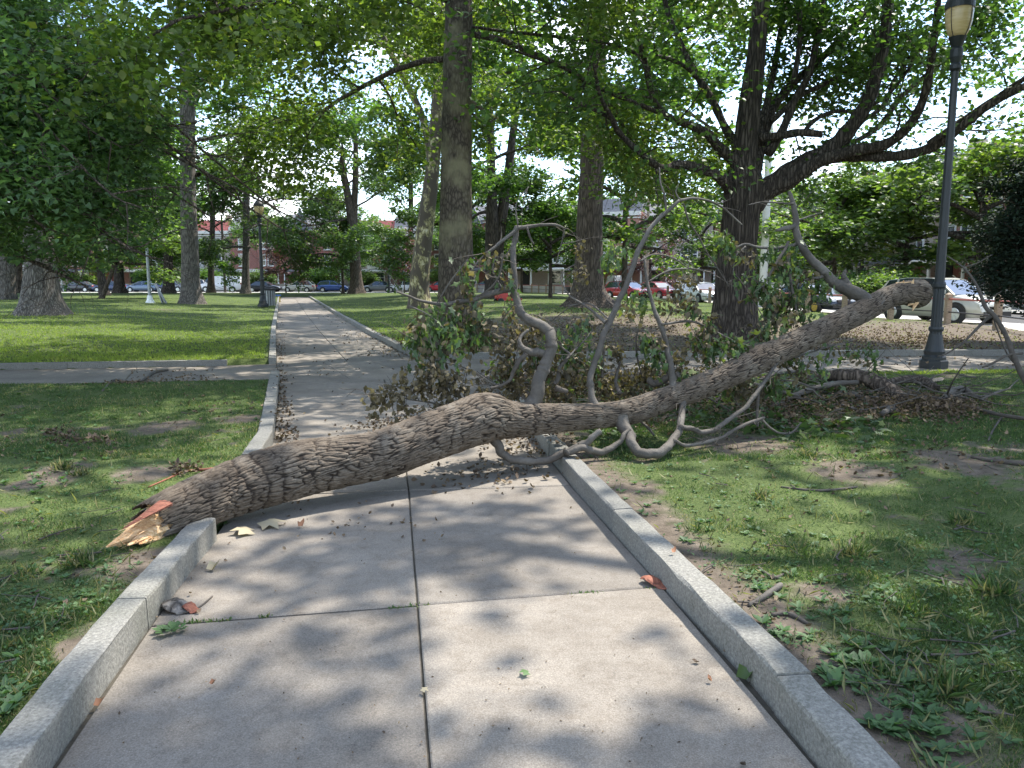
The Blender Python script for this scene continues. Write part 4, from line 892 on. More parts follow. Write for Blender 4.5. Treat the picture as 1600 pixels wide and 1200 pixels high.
# big sycamore with its own crown
def big_sycamore():
    p = GT(718, 541); rows = [(718, 545, 66), (717, 515, 60), (714, 470, 56), (713, 420, 54), (712, 340, 51), (713, 250, 47), (714, 150, 45), (716, 60, 43), (717, 0, 42)]
    A = px_path(rows, p.y); A[0] = (A[0][0], A[0][1], p.z - .2, A[0][3]); l = A[-1]; A += [(l[0], l[1], 12, l[3] * .7), (l[0] + .3, l[1], 18, l[3] * .3)]
    A = [(a - p.x, b - p.y, c - p.z, r_) for a, b, c, r_ in A]; root = empty('sycamore', p, 0, 'big upright sycamore beside the crossing with brown scaly bark', 'tree', 'sycamores')
    link('trunk', trunk_mesh(A, 5, n=44, flare=.55, fl_h=.4, ridges=.035), M['bark_syc_brown'], root, smooth=True)
    mb = MB(); L = []; r = random.Random(4)
    for i in range(19):
        z = 6.2 + i * .55; az = [2.9, .4, 4.0, 3.4, 5.4, 1.9][i % 6] + r.uniform(-.3, .3); el = math.radians(2 + 3.0 * i); Ln = (8.2 if i < 10 else 6.0) * r.uniform(.8, 1.1)
        P = bend((A[-2][0] * .4, 0, z), (math.cos(az) * math.cos(el), math.sin(az) * math.cos(el), math.sin(el)), Ln, r, 8, .09, -.075 if i < 8 else -.02); R = np.linspace(.075, .018, len(P)); L.append((P, R)); mb.tube(P, list(R), 8, False)
    mb, C, N, Dd, s = sprout(L, 8, n1=10, n2=5, L1=2.4, L2=1.1, per=165, sig=.36, size=.125, flat=.7, up1=-.06, up2=-.14, mb=mb, zbig=9.0, zmin=3.6)
    k = (C[:, 0] > -5.4 + .8 * np.sin(C[:, 1] * 2)) | (C[:, 2] > 10); C, N, Dd, s = C[k], N[k], Dd[k], s[k]
    print('sycamore', len(C)); mb.build('limbs', M['bark_brown'], root, kind='stuff'); link('crown', leafmesh('crown', C, N, Dd, s), M['leaf_syc'], root, kind='stuff')
big_sycamore()

# dark maple, right, with the limbs of the photograph
def dark_maple():
    p = GT(1148, 527); d = p.y; rows = [(1146, 530, 72), (1146, 500, 66), (1149, 450, 61), (1152, 400, 57), (1157, 340, 56), (1162, 290, 58), (1163, 250, 40), (1169, 190, 34), (1176, 130, 30), (1183, 70, 27), (1190, 10, 24)]
    A = px_path(rows, d); A[0] = (A[0][0], A[0][1], p.z - .2, A[0][3]); l = A[-1]; A += [(l[0] + .3, l[1], 11, l[3] * .75), (l[0] + .6, l[1], 15, l[3] * .3)]
    rel = lambda R: [(a - p.x, b - p.y, c - p.z, r_) for a, b, c, r_ in R]
    root = empty('maple_tree', p, 0, 'dark maple with many low spreading limbs right of centre', 'tree')
    link('trunk', trunk_mesh(rel(A), 9, n=48, flare=.38, fl_h=.4, ridges=.09), M['bark_dark'], root, smooth=True)
    limbs = []
    def limb(rows, dd, d0=0.0):
        out = []
        for i, (x, y, w) in enumerate(rows):
            q = D(x, y, d + d0 + dd * i); out.append((q.x, q.y, q.z, w / 2 / FPX * (q - CAM).dot(cF)))
        R = cr_interp(rel(out), 5); m = MB(); rr = random.Random(len(rows)); m.tube([tuple(v[:3]) for v in R], [max(v[3], .012) * (1 + .08 * math.sin(i * 1.7)) for i, v in enumerate(R)], 12)
        m.build('limb', M['bark_dark'], root, smooth=True); limbs.append((R[:, :3], R[:, 3]))
    limb([(1145, 300, 22), (1128, 280, 18), (1100, 265, 15), (1062, 257, 14), (1036, 263, 12), (1005, 243, 10), (968, 208, 9), (957, 186, 8), (938, 150, 6), (928, 100, 5)], -.45)
    limb([(957, 186, 7), (930, 172, 6), (900, 158, 5), (872, 140, 4)], -.3, -3)
    limb([(1160, 260, 22), (1125, 232, 16), (1103, 207, 14), (1062, 190, 12), (1040, 180, 11), (1020, 152, 9), (1006, 90, 9), (990, 30, 8), (975, -60, 6)], -.25)
    limb([(1075, 195, 8), (1040, 180, 8), (990, 160, 7), (930, 135, 6), (885, 108, 6), (850, 95, 5), (800, 78, 4)], -.5, -.8)
    limb([(1160, 240, 18), (1135, 203, 13), (1112, 155, 12), (1085, 112, 11), (1062, 65, 9), (1042, 15, 8), (1030, -60, 6)], .3)
    limb([(1088, 120, 8), (1072, 105, 7), (1040, 90, 6), (1000, 85, 6), (960, 70, 5), (910, 62, 5), (800, 50, 5), (737, 42, 4)], -.6)
    limb([(1172, 320, 40), (1205, 290, 32), (1245, 262, 30), (1295, 235, 27), (1325, 205, 24), (1352, 165, 22), (1372, 110, 20), (1383, 50, 18), (1390, -30, 15), (1400, -150, 12)], -.15)
    limb([(1185, 305, 30), (1235, 282, 24), (1275, 255, 20), (1330, 236, 18), (1385, 225, 16), (1425, 190, 14), (1447, 140, 13), (1458, 70, 11), (1466, 0, 10), (1475, -120, 8)], -.35)
    limb([(1255, 252, 20), (1310, 245, 18), (1350, 244, 17), (1410, 243, 16), (1460, 228, 15), (1500, 200, 14), (1545, 165, 12), (1600, 135, 11), (1680, 95, 9), (1780, 30, 7)], -.45)
    limb([(1178, 270, 22), (1190, 225, 17), (1205, 175, 14), (1225, 145, 13), (1250, 120, 12), (1290, 85, 12), (1335, 40, 11), (1380, -10, 9)], .35)
    limb([(1200, 240, 16), (1222, 205, 13), (1240, 160, 12), (1262, 120, 11), (1275, 70, 10), (1285, 10, 9), (1290, -80, 7)], .1)
    limb([(1180, 225, 14), (1195, 175, 12), (1208, 115, 10), (1218, 60, 9), (1228, 0, 8)], .5)
    limb([(1185, 215, 16), (1215, 213, 13), (1250, 207, 12), (1285, 210, 11)], -.2)
    limb([(1255, 210, 8), (1270, 190, 7), (1300, 175, 6), (1340, 172, 6), (1385, 150, 6), (1425, 100, 5), (1445, 60, 4)], .2)
    limb([(1330, 200, 7), (1380, 165, 7), (1400, 120, 6), (1440, 70, 6), (1500, 20, 5)], .3)
    limb([(1310, 235, 8), (1370, 200, 8), (1410, 150, 7), (1455, 110, 6), (1520, 60, 5)], .5)
    limb([(1450, 225, 9), (1500, 190, 9), (1560, 150, 8), (1610, 118, 8), (1700, 80, 6)], -.2, -2)
    limb([(1240, 130, 9), (1250, 60, 8), (1248, 0, 7), (1240, -80, 6)], .2)
    limb([(1205, 190, 9), (1250, 150, 8), (1300, 125, 7), (1350, 90, 6), (1410, 60, 5)], .35)
    # upper crown beyond the frame
    r = random.Random(2); mb = MB()
    for i in range(14):
        z = 9 + i * .5; az = i * 2.4; el = math.radians(15 + 3.4 * i); P = bend((A[-2][0] - p.x, A[-2][1] - p.y, z), (math.cos(az) * math.cos(el), math.sin(az) * math.cos(el), math.sin(el)), 7 * r.uniform(.8, 1.1) - i * .15, r, 7, .1, 0); R = np.linspace(.12, .03, len(P)); limbs.append((P, R)); mb.tube(P, list(R), 8, False)
    mb, C, N, Dd, s = sprout(limbs, 17, n1=7, n2=4, L1=1.9, L2=.9, per=92, sig=.30, size=.145, flat=.6, start=.34, up1=-.02, up2=-.08, mb=mb, zbig=9.3, zmin=1.9, r1=.024)
    k = (C[:, 1] > -.6) | (np.random.default_rng(3).random(len(C)) < .30) | (C[:, 2] > 9); C, N, Dd, s = C[k], N[k], Dd[k], s[k]
    # hold the trunk area and the sky between the big limbs a little clearer
    print('maple', len(C)); mb.build('twigs', M['bark_dark'], root, kind='stuff'); link('crown', leafmesh('crown', C, N, Dd, s, 'kite'), M['leaf_maple'], root, kind='stuff')
dark_maple()

# near tree whose boughs hang into the left of the picture
def near_left():
    p = Vector((-12.6, 13.2, .1)); root = empty('maple_tree', p, 0, 'leafy maple whose low boughs hang in from the left edge', 'tree')
    link('trunk', trunk_mesh([(0, 0, -.2, .5), (0, 0, 1.2, .42), (.1, 0, 4, .38), (0, .1, 9, .3), (0, 0, 14, .1)], 3), M['bark_grey'], root, smooth=True)
    mb = MB(); L = []; r = random.Random(21)
    for i in range(28):
        z = 3.0 + i * .33; az = (i * 2.4) if i % 3 == 0 else r.uniform(-1.0, 1.0); el = math.radians(10 + 1.9 * i); Ln = r.uniform(5.5, 7.6) if i < 18 else 5
        P = bend((0, 0, z), (math.cos(az) * math.cos(el), math.sin(az) * math.cos(el), math.sin(el)), Ln, r, 8, .08, -.085 if i < 14 else -.03); R = np.linspace(.085, .018, len(P)); L.append((P, R)); mb.tube(P, list(R), 7, False)
    for i in range(24):                      # low boughs reaching into the picture
        tx = r.uniform(-30, 240) if i % 6 else r.uniform(260, 400); ty = r.uniform(120, 385 - .13 * tx) if i % 6 else r.uniform(300, 340); q = D(tx, ty, r.uniform(11, 15.5)) - p; a0 = Vector((.3, 0, r.uniform(3.2, 6.5))); mid = a0.lerp(q, .5) + Vector((0, r.uniform(-.5, .5), .7 + r.random()))
        P = cr_interp([tuple(a0), tuple(mid), tuple(q), tuple(q + Vector((.7, 0, -.45)))], 4); R = np.linspace(.035, .010, len(P)); L.append((P, R)); mb.tube(P, list(R), 7, False)
    mb, C, N, Dd, s = sprout(L, 5, n1=10, n2=5, L1=1.7, L2=.85, per=40, sig=.26, size=.118, flat=.6, up1=-.05, up2=-.10, mb=mb, zbig=7.5, r1=.02, keep=lambda e: e[0] > -5)
    W0 = C + np.array(p); dep = W0[:, 1] * cF.y + (W0[:, 2] - EYE) * cF.z; PX = 800 + FPX * W0[:, 0] / dep; PY = 600 - FPX * (W0[:, 1] * cU.y + (W0[:, 2] - EYE) * cU.z) / dep
    k = (W0[:, 0] < -6.0) & ~((PX > 262 + 14 * np.sin(PY / 23)) & (PY > 40) & ((PY < 296) | (PY > 350))) ; C, N, Dd, s = C[k], N[k], Dd[k], s[k]
    lim = 1.45 + .9 * fbm(C[:, 0], C[:, 1], .8, 3); k = C[:, 2] > lim; C, N, Dd, s = C[k], N[k], Dd[k], s[k]
    print('near left', len(C)); mb.build('limbs', M['bark_brown'], root, kind='stuff'); link('crown', leafmesh('crown', C, N, Dd, s, 'lobe'), M['leaf_front'], root, kind='stuff')
near_left()
# unseen trees added past the right edge to shade path and lawn
def shade_tree():
    p = Vector((9.2, 8.0, .1)); root = empty('maple_tree', p, 0, 'tall unseen tree placed outside the right edge to dapple the path', 'tree')
    link('trunk', trunk_mesh([(0, 0, -.2, .5), (0, 0, 1.2, .42), (.1, 0, 5, .38), (0, .1, 12, .3), (0, 0, 20, .1)], 3), M['bark_brown'], root, smooth=True)
    dress(root, SPARSE, (1.15, 1.15, 1.0), 1.9, M['leaf_maple'], M['bark_brown'], (0, 0, 4.0))
    p = Vector((14.0, 11.0, .1)); root = empty('maple_tree', p, 0, 'denser unseen tree added farther right to shade the right lawn', 'tree')  # second unseen tree, added for more shade on the right lawn
    link('trunk', trunk_mesh([(0, 0, -.2, .5), (0, 0, 1.2, .42), (.1, 0, 5, .38), (0, .1, 12, .3), (0, 0, 20, .1)], 3), M['bark_brown'], root, smooth=True)
    dress(root, TALL_B, (1.1, 1.1, .9), .4, M['leaf_maple'], M['bark_brown'], (0, 0, 4.6))
shade_tree()

# small trees
def small_tree(name, px, py, hgt, leafm, label, rz=0, wide=1.0, lean=0, trunk=None, d=None, rad=.11):
    p = GT(px, py) if d is None else Vector((D(px, py, d).x, d, 0)); p.z = TZ(p.x, p.y) if d is None else p.z
    s = hgt / 6.0; root = empty(name, p, 0, label, 'tree', 'small trees and street trees'); A = [(0, 0, -.1, rad * 1.25 * s), (lean * .3, 0, .5 * s, rad * s), (lean * .8, 0, 1.6 * s, rad * .9 * s), (lean, 0, 2.6 * s, rad * .7 * s), (lean * 1.1, 0, 4.6 * s, rad * .25 * s)]
    link('trunk', trunk_mesh(A, 2, n=14, flare=.3, fl_h=.25), M['bark_brown'], root, smooth=True); dress(root, SMALL, (s * wide, s * wide, s), rz, leafm, M['bark_dark'], (lean, 0, 0))
small_tree('small_tree', 860, 465, 7.0, M['leaf_maple'], 'small round crowned tree left of the broad brown trunk', .4, 1.35)
small_tree('small_tree', 157, 467, 7.5, M['leaf_lime'], 'small leaning tree with pale leaves on the left lawn', 1.4, 1.3, 1.2)
small_tree('small_tree', 447, 457.8, 6.3, M['leaf_purple'], 'small purple leaved tree at the far end of the path', .8, 1.0, rad=.06)
small_tree('small_tree', 632, 457.4, 6.8, M['leaf_purple'], 'small purple leaved tree left of the leaning mottled trunk', 2.8, 1.0, rad=.06)
small_tree('small_tree', 536, 458.5, 8.0, M['leaf_far'], 'small dark stemmed spreading tree right of the far path', 2.0, 1.1)
small_tree('small_tree', 975, 468, 12.5, M['leaf_lime'], 'yellow green street tree right of the broad brown trunk', 1.0, 1.1)
small_tree('small_tree', 1015, 462, 8.0, M['leaf_purple'], 'reddish street tree behind the yellow green one', .2, .8)
small_tree('small_tree', 1300, 486, 8.6, M['leaf_lime'], 'light green street tree behind the log end', 2.6, 1.5, d=52)
small_tree('small_tree', 1410, 486, 8.8, M['leaf_far'], 'light green street tree above the silver crossover', 4.6, 1.5, d=48)
small_tree('small_tree', 1520, 486, 9.6, M['leaf_syc'], 'green street tree right of the street lamp', 3.6, 1.5, d=46)
small_tree('small_tree', 1230, 486, 7.2, M['leaf_far'], 'street tree beyond the pale utility pole', .6, 1.3, d=62)
small_tree('small_tree', 1095, 470, 8.2, M['leaf_far'], 'street tree left of the dark maple trunk', 5.6, 1.3, d=66)
for i_, (x_, d_, s_, m_) in enumerate(((760, 120, 1.1, TALL_A), (850, 126, 1.0, TALL_B), (930, 118, 1.1, TALL_A), (1010, 112, 1.0, TALL_B), (700, 112, .8, TALL_B), (560, 114, .8, TALL_A), (250, 112, .8, TALL_B), (120, 113, .9, TALL_A), (1120, 100, .8, TALL_B), (1345, 64, .75, TALL_A), (1580, 52, .7, TALL_B), (1210, 82, .75, TALL_A))):
    q_ = D(x_, 440, d_); r_ = empty('street_tree', (q_.x, q_.y, 0), i_, ['tall tree past the end of the far terrace', 'tall tree behind the small round park tree', 'tall tree far behind the broad brown trunk', 'tall tree behind the red hatchback', 'street tree in front of the far houses right of the red saloon', 'street tree in front of the far houses right of the forked tree', 'street tree in front of the far houses left of the tall pale trunk', 'street tree behind the black saloon at left', 'street tree left of the dark maple before the pale houses', 'tall street tree behind the broken log end', 'tall street tree at the right edge behind the yew', 'tall street tree just right of the pale utility pole'][i_], 'tree', 'trees along the far streets'); r_.scale = (s_, s_, s_ * .8)
    link('trunk', trunk_mesh([(0, 0, -.1, .3), (0, 0, 4, .24), (0, 0, 12, .1)], 2, n=10), M['bark_dark'], r_, smooth=True); dress(r_, m_, (1, 1, 1), 0, M[['leaf_far', 'leaf_lime', 'leaf_maple'][i_ % 3]], M['bark_dark'])
small_tree('small_tree', 905, 460, 8.8, M['leaf_lime'], 'pale green tree far behind the broad brown trunk', 5.1, 1.4, d=88)
small_tree('small_tree', 815, 460, 8.8, M['leaf_lime'], 'pale green tree far behind the twin trunks', 3.1, 1.4, d=92)
# shrubs
sh = sprout([(bend((0, 0, .1), (math.cos(a) * .5, math.sin(a) * .5, .8), 1.3, random.Random(i), 4, .1), np.linspace(.02, .01, 5)) for i, a in enumerate(np.linspace(0, 6.28, 11))], 3, n1=30, n2=4, L1=.55, L2=.35, per=30, sig=.14, size=.12, start=.1, r1=.01)
SHM = leafmesh('foliage', sh[1], sh[2], sh[3], sh[4]); SHT = sh[0].me('stems')
for i, (px, dd_, s, mt, lb) in enumerate(((405, 114, 1.9, 'leaf_far', 'tall grey green shrub behind the dark saloon'), (365, 114, 1.5, 'leaf_far', 'green shrub right of the white van'), (480, 113, 1.5, 'leaf_lime', 'bright green shrub right of the purple tree'), (505, 114, 2.2, 'leaf_maple', 'dark green shrub behind the blue hatchback'), (570, 114, 1.9, 'leaf_far', 'green shrub right of the forked far tree'), (330, 114, 2.0, 'leaf_maple', 'dark shrub behind the white van cab'),
                                      (130, 113, 1.6, 'leaf_lime', 'bright green shrub left of the leaning tree'), (60, 113, 2.0, 'leaf_maple', 'dark shrub behind the massive trunk'), (1330, 44, 1.3, 'leaf_maple', 'dark street shrub left of the broken log end'), (1385, 40, 1.3, 'leaf_lime', 'yellow green shrub above the broken log end'), (700, 113, 2.0, 'leaf_maple', 'dark shrub behind the red saloon'), (230, 113, 2.0, 'leaf_maple', 'dark shrub left of the tall pale trunk'))):
    q = D(px, 440, dd_); r = empty('shrub', (q.x, q.y, 0), i, lb, 'shrub', 'garden shrubs'); r.scale = (s, s, s)
    o = link('foliage', SHM, None, r, kind='stuff'); o2 = link('stems', SHT, None, r, kind='stuff')
    for a_, m_ in ((o, M[mt]), (o2, M['bark_dark'])):
        if not a_.data.materials: a_.data.materials.append(m_)
        a_.material_slots[0].link = 'OBJECT'; a_.material_slots[0].material = m_
# yew, right edge
def yew():
    p = Vector((12.7, 18.0, TZ(12.7, 18))); root = empty('yew_tree', p, 0, 'dense dark evergreen yew at the right edge', 'tree'); mb = MB(); r = random.Random(9); L = []
    mb0 = MB(); mb0.tube([(0, 0, -.1), (0, 0, 2), (0, 0, 4.2)], [.16, .12, .04], 10); mb0.build('trunk', M['bark_brown'], root)
    for i in range(70):
        z = .35 + 3.8 * i / 70; az = i * 2.4; Ln = 1.75 * (1 - (max(z - 1.3, 0) / 3.3) ** 1.7) * r.uniform(.75, 1.1) + .25; P = bend((0, 0, z), (math.cos(az), math.sin(az), .45), Ln, r, 4, .1, .08); L.append((P, np.linspace(.03, .01, 5))); mb.tube(P, list(L[-1][1]), 5, False)
    mb, C, N, Dd, s = sprout(L, 6, n1=22, n2=6, L1=.5, L2=.3, per=26, sig=.085, size=.105, flat=1, start=.25, up1=.12, up2=.1, mb=mb, r1=.01)
    print('yew', len(C)); mb.build('limbs', M['bark_dark'], root, kind='stuff'); link('crown', leafmesh('crown', C, N, Dd, s, 'kite', wid=.8), M['leaf_yew'], root, kind='stuff')
yew()
# ================================================================== the fallen tree
LOG = [  # photo position of the axis, distance, half thickness in photo pixels
 (236, 817, 4.42, 33), (262, 806, 4.52, 38), (300, 790, 4.70, 41), (341, 773, 4.90, 42), (386, 756, 5.04, 44), (430, 743, 5.18, 45), (480, 730, 5.34, 43.5), (540, 720, 5.50, 40), (600, 709, 5.66, 37),
 (664, 685, 5.86, 38), (712, 668, 6.02, 38), (745, 656, 6.14, 38), (768, 652, 6.22, 36), (800, 656, 6.32, 29), (875, 653, 6.48, 22), (950, 648, 6.66, 19.5), (985, 643, 6.78, 20.5), (1025, 629, 6.92, 19), (1100, 602, 7.18, 19.5),
 (1150, 580, 7.34, 19.5), (1190, 560, 7.5, 20), (1215, 549, 7.6, 19.5), (1300, 509, 7.92, 18.5), (1350, 485, 8.12, 18), (1385, 466, 8.28, 17), (1412, 458, 8.4, 18), (1432, 459, 8.48, 21), (1441, 463, 8.52, 16)]
def logrow(x, y, d, w): p = D(x, y, d); return (p.x, p.y, p.z, w / FPX * (p - CAM).dot(cF))
def logd(x): return float(np.interp(x, [r[0] for r in LOG], [r[2] for r in LOG]))
FT = empty('fallen_tree', D(236, 817, 4.52), 0, 'large fallen tree lying across the path, snapped at both ends', 'fallen tree')
FT.location = (0, 0, 0); _b = D(236, 817, 4.52); FT.location = (_b.x, _b.y, 0); OFF = Vector((_b.x, _b.y, 0))
def voro(u, v, nv, seed=0):
    """F1, F2 of a jittered grid; v wraps at nv cells"""
    iu = np.floor(u).astype(int); iv = np.floor(v).astype(int); f1 = np.full(u.shape, 9.0); f2 = np.full(u.shape, 9.0); idm = np.zeros(u.shape)
    for du in (-1, 0, 1):
        for dv in (-1, 0, 1):
            a = iu + du; b = (iv + dv) % nv; h1 = _tab[(a * 7 + b * 13 + seed) & 255, (b * 5 + a + seed) & 255]; h2 = _tab[(a * 3 + b * 11 + 50 + seed) & 255, (b * 17 + a * 2 + 9) & 255]
            cu = a + .15 + .7 * h1; cv = iv + dv + .15 + .7 * h2; d = np.hypot(u - cu, (v - cv)); n = d < f1
            f2 = np.where(n, f1, np.minimum(f2, d)); idm = np.where(n, h1 + h2, idm); f1 = np.where(n, d, f1)
    return f1, f2, idm
def build_log():
    A = cr_interp([logrow(*r) for r in LOG], 30); A = A[:-1]; dL = np.linalg.norm(np.diff(A[:, :3], axis=0), axis=1); L = np.concatenate([[0], np.cumsum(dL)])
    m = 640; n = 300; t = np.linspace(0, L[-1], m); A = np.stack([np.interp(t, L, A[:, k]) for k in range(4)], 1)
    P, Fm = frames([a[:3] for a in A]); P = np.array([list(p) for p in P]); T = np.array([list(f[0]) for f in Fm]); U = np.array([list(f[1]) for f in Fm]); Wv = np.array([list(f[2]) for f in Fm])
    th = np.arange(n) * 2 * np.pi / n; uu, aa = np.meshgrid(t, th, indexing='ij'); R = A[:, 3][:, None] * np.ones_like(uu)
    cx, sx = np.cos(aa), np.sin(aa); N3 = fbm(uu * 1.0 + cx * .8, sx * .8 + 5 + uu * .3, 2.2, 3) - .5; W3 = fbm(uu * 1.0 + sx * 1.2 + 9, cx * 1.2, 6, 3) - .5
    nv = 46; w1 = fbm(uu + cx * .35, sx * .35 + 3, 5, 3) - .5; w2 = fbm(uu * .6 + sx * .35 + 20, cx * .35 + 7, 7, 3) - .5
    # swirl of the grain round old branch scars
    sw = 0
    for (px, amp) in ((604, 1.0), (752, 1.2), (1190, .8)):
        s0 = L_at = t[np.argmin(np.abs(A[:, 0] - D(px, 650, logd(px)).x))]; sw = sw + .45 * amp * np.exp(-((uu - s0) / .16) ** 2) * np.sin(aa * 2 + px)
    tw = .35 * uu
    f1, f2, idm = voro(uu / .15 + w1 * 2.0 + 40 + sw * .3, (aa / (2 * np.pi) * nv + w2 * 2.6 + sw * 1.5 + tw), nv); e = f2 - f1
    op = fbm(uu * 1.3 + cx * .5 + 3, sx * .5 + 8, 11, 3) - .5; ridge = sstep(.03, .20, e + .42 * op * (op > 0)); ridge = ridge * (.8 + .2 * sstep(.1, .6, e)); f1b, f2b, _ = voro(uu / .09 + w2 * .8, aa / (2 * np.pi) * 80 + w1 * 3, 80, 77); fine = sstep(.0, .4, f2b - f1b)
    cc = 0
    for px, k in ((300, .7), (372, 1), (398, .9), (425, .8), (590, .5), (828, .9)):      # cracks that run round the log
        s0 = t[np.argmin(np.abs(A[:, 0] - D(px, 760, logd(px)).x))]; cc = np.maximum(cc, k * (1 - sstep(.004, .016, np.abs(uu - s0 - .05 * (W3 + np.sin(aa * 3 + px) * .3)))))
    ridge = ridge * (1 - .8 * cc); amp = np.clip(R * .095, .007, .015)
    h = amp * (ridge * (.9 + .12 * (idm - 1)) + .34 * fine * ridge - .95) + R * .05 * N3
    for (px, a0, k) in ((752, 1.6, .05), (604, 4.2, .05), (1190, -1.2, .1), (1438, 1.0, .15)): 
        s0 = t[np.argmin(np.abs(A[:, 0] - D(px, 650, logd(px)).x))]; h = h + R * k * np.exp(-((uu - s0) / .13) ** 2) * (.6 + .6 * fbm(aa, uu, 3, 2))
    R2 = R + h; shift = (fbm(aa * 2, aa * 0 + 3, 2.2, 3) - .5) * .17 * np.exp(-uu / .06) + .10 * (np.sin(aa * 9) * .4) * np.exp(-uu / .03) * .4
    V = P[:, None, :] + (U[:, None, :] * cx[..., None] + Wv[:, None, :] * sx[..., None]) * R2[..., None] + T[:, None, :] * shift[..., None]
    V = V.reshape(-1, 3) - np.array(OFF); i = np.arange(m - 1)[:, None] * n; j = np.arange(n)[None]; j2 = (j + 1) % n
    F = np.stack([i + j, i + j2, i + n + j2, i + n + j], -1).reshape(-1, 4)
    me = npmesh('trunk', V, F, {'ridge': (ridge * (.6 + .4 * fine)).ravel()}); o = link('trunk', me, M['log'], FT, smooth=True); o['label'] = 'rough furrowed grey brown bark'
    # closing discs of broken wood
    for idx, nm in ((6, 'broken_wood'), (m - 3, 'broken_wood')):
        c = P[idx] - np.array(OFF); vs = [tuple(c - T[idx] * (.0 if idx < 9 else -.03))]; rr = random.Random(idx)
        for k in range(28):
            a = 2 * np.pi * k / 28; q = c + (U[idx] * math.cos(a) + Wv[idx] * math.sin(a)) * A[idx, 3] * .97 + T[idx] * rr.uniform(-.03, .03); vs.append(tuple(q))
        mb = MB(); mb.add(vs, [(0, k + 1, (k + 1) % 28 + 1) for k in range(28)]); mb.build(nm, M['wood_fresh'], FT)
build_log()
def shard(name, a, b, r0, r1, flat, mat, seed, label, jag=.25, n=26, m=26):
    n = max(n, 5)
    """tapering splinter from a to b"""
    P, Fm = frames([a.lerp(b, t) for t in np.linspace(0, 1, m)]); vs = []
    rg = np.random.default_rng(seed); lob = rg.random(n)
    for i, (p, (t, u, w)) in enumerate(zip(P, Fm)):
        s = i / (m - 1)
        for k in range(n):
            a_ = 2 * math.pi * k / n; e = (r0 + (r1 - r0) * s ** .85); cut = 1 - .75 * max(0, s - lob[k] * .6 - .35) * 1.5; g = 1 + .07 * math.sin(a_ * 9 + seed) + .05 * math.sin(a_ * 17 + s * 4)
            vs.append(tuple(p + (u * math.cos(a_) + w * math.sin(a_) * flat) * e * max(cut, .15) * g - OFF))
    mb = MB(); mb.add(vs, [(i * n + k, i * n + (k + 1) % n, (i + 1) * n + (k + 1) % n, (i + 1) * n + k) for i in range(m - 1) for k in range(n)] + [tuple(range(n))[::-1], tuple((m - 1) * n + k for k in range(n))])
    o = mb.build(name, mat, FT, smooth=False); o['label'] = label
shard('splinter', D(248, 815, 4.46), D(166, 855, 4.08), .108, .006, .9, M['wood_fresh'], 3, 'fresh orange and cream splintered wood at the butt')
shard('splinter', D(246, 826, 4.40), D(200, 852, 4.10), .072, .006, .8, M['wood_fresh'], 5, 'pale jagged splinter below the main one')
shard('splinter', D(246, 838, 4.38), D(218, 850, 4.16), .05, .006, .8, M['wood_fresh'], 6, 'short pale splinter against the bark')
_r = random.Random(8)
for _i in range(44):
    _a = _r.uniform(0, 1); _x = 238 + 8 * _r.random(); _y = 795 + 45 * _a; _L = _r.uniform(14, 66)
    shard('splinter', D(_x, _y, 4.44 - .08 * math.sin(_a * 3)), D(_x - _L, _y + _L * .42 + _r.uniform(-3, 3), 4.20 - .10 * _r.random()), _r.uniform(.004, .011), .001, .6, M['wood_fresh'], 40 + _i, 'thin fibrous splinter at the butt', n=6, m=6)
shard('inner_bark', D(258, 786, 4.38), D(193, 826, 4.06), .052, .006, .35, M['wood_red'], 9, 'smooth red brown inner bark strip on top of the splinters')
for i, (a_, b_, r_) in enumerate((((1422, 452), (1428, 436), .05), ((1410, 446), (1412, 438), .04), ((1400, 444), (1424, 440), .03), ((1432, 470), (1426, 486), .04), ((1424, 474), (1418, 478), .03))):
    shard('splinter', D(*a_, 8.38), D(*b_, 8.33), r_, .004, .6, M['wood_fresh'], 20 + i, 'splintered wood at the snapped upper end')
LIMB_PTS = []
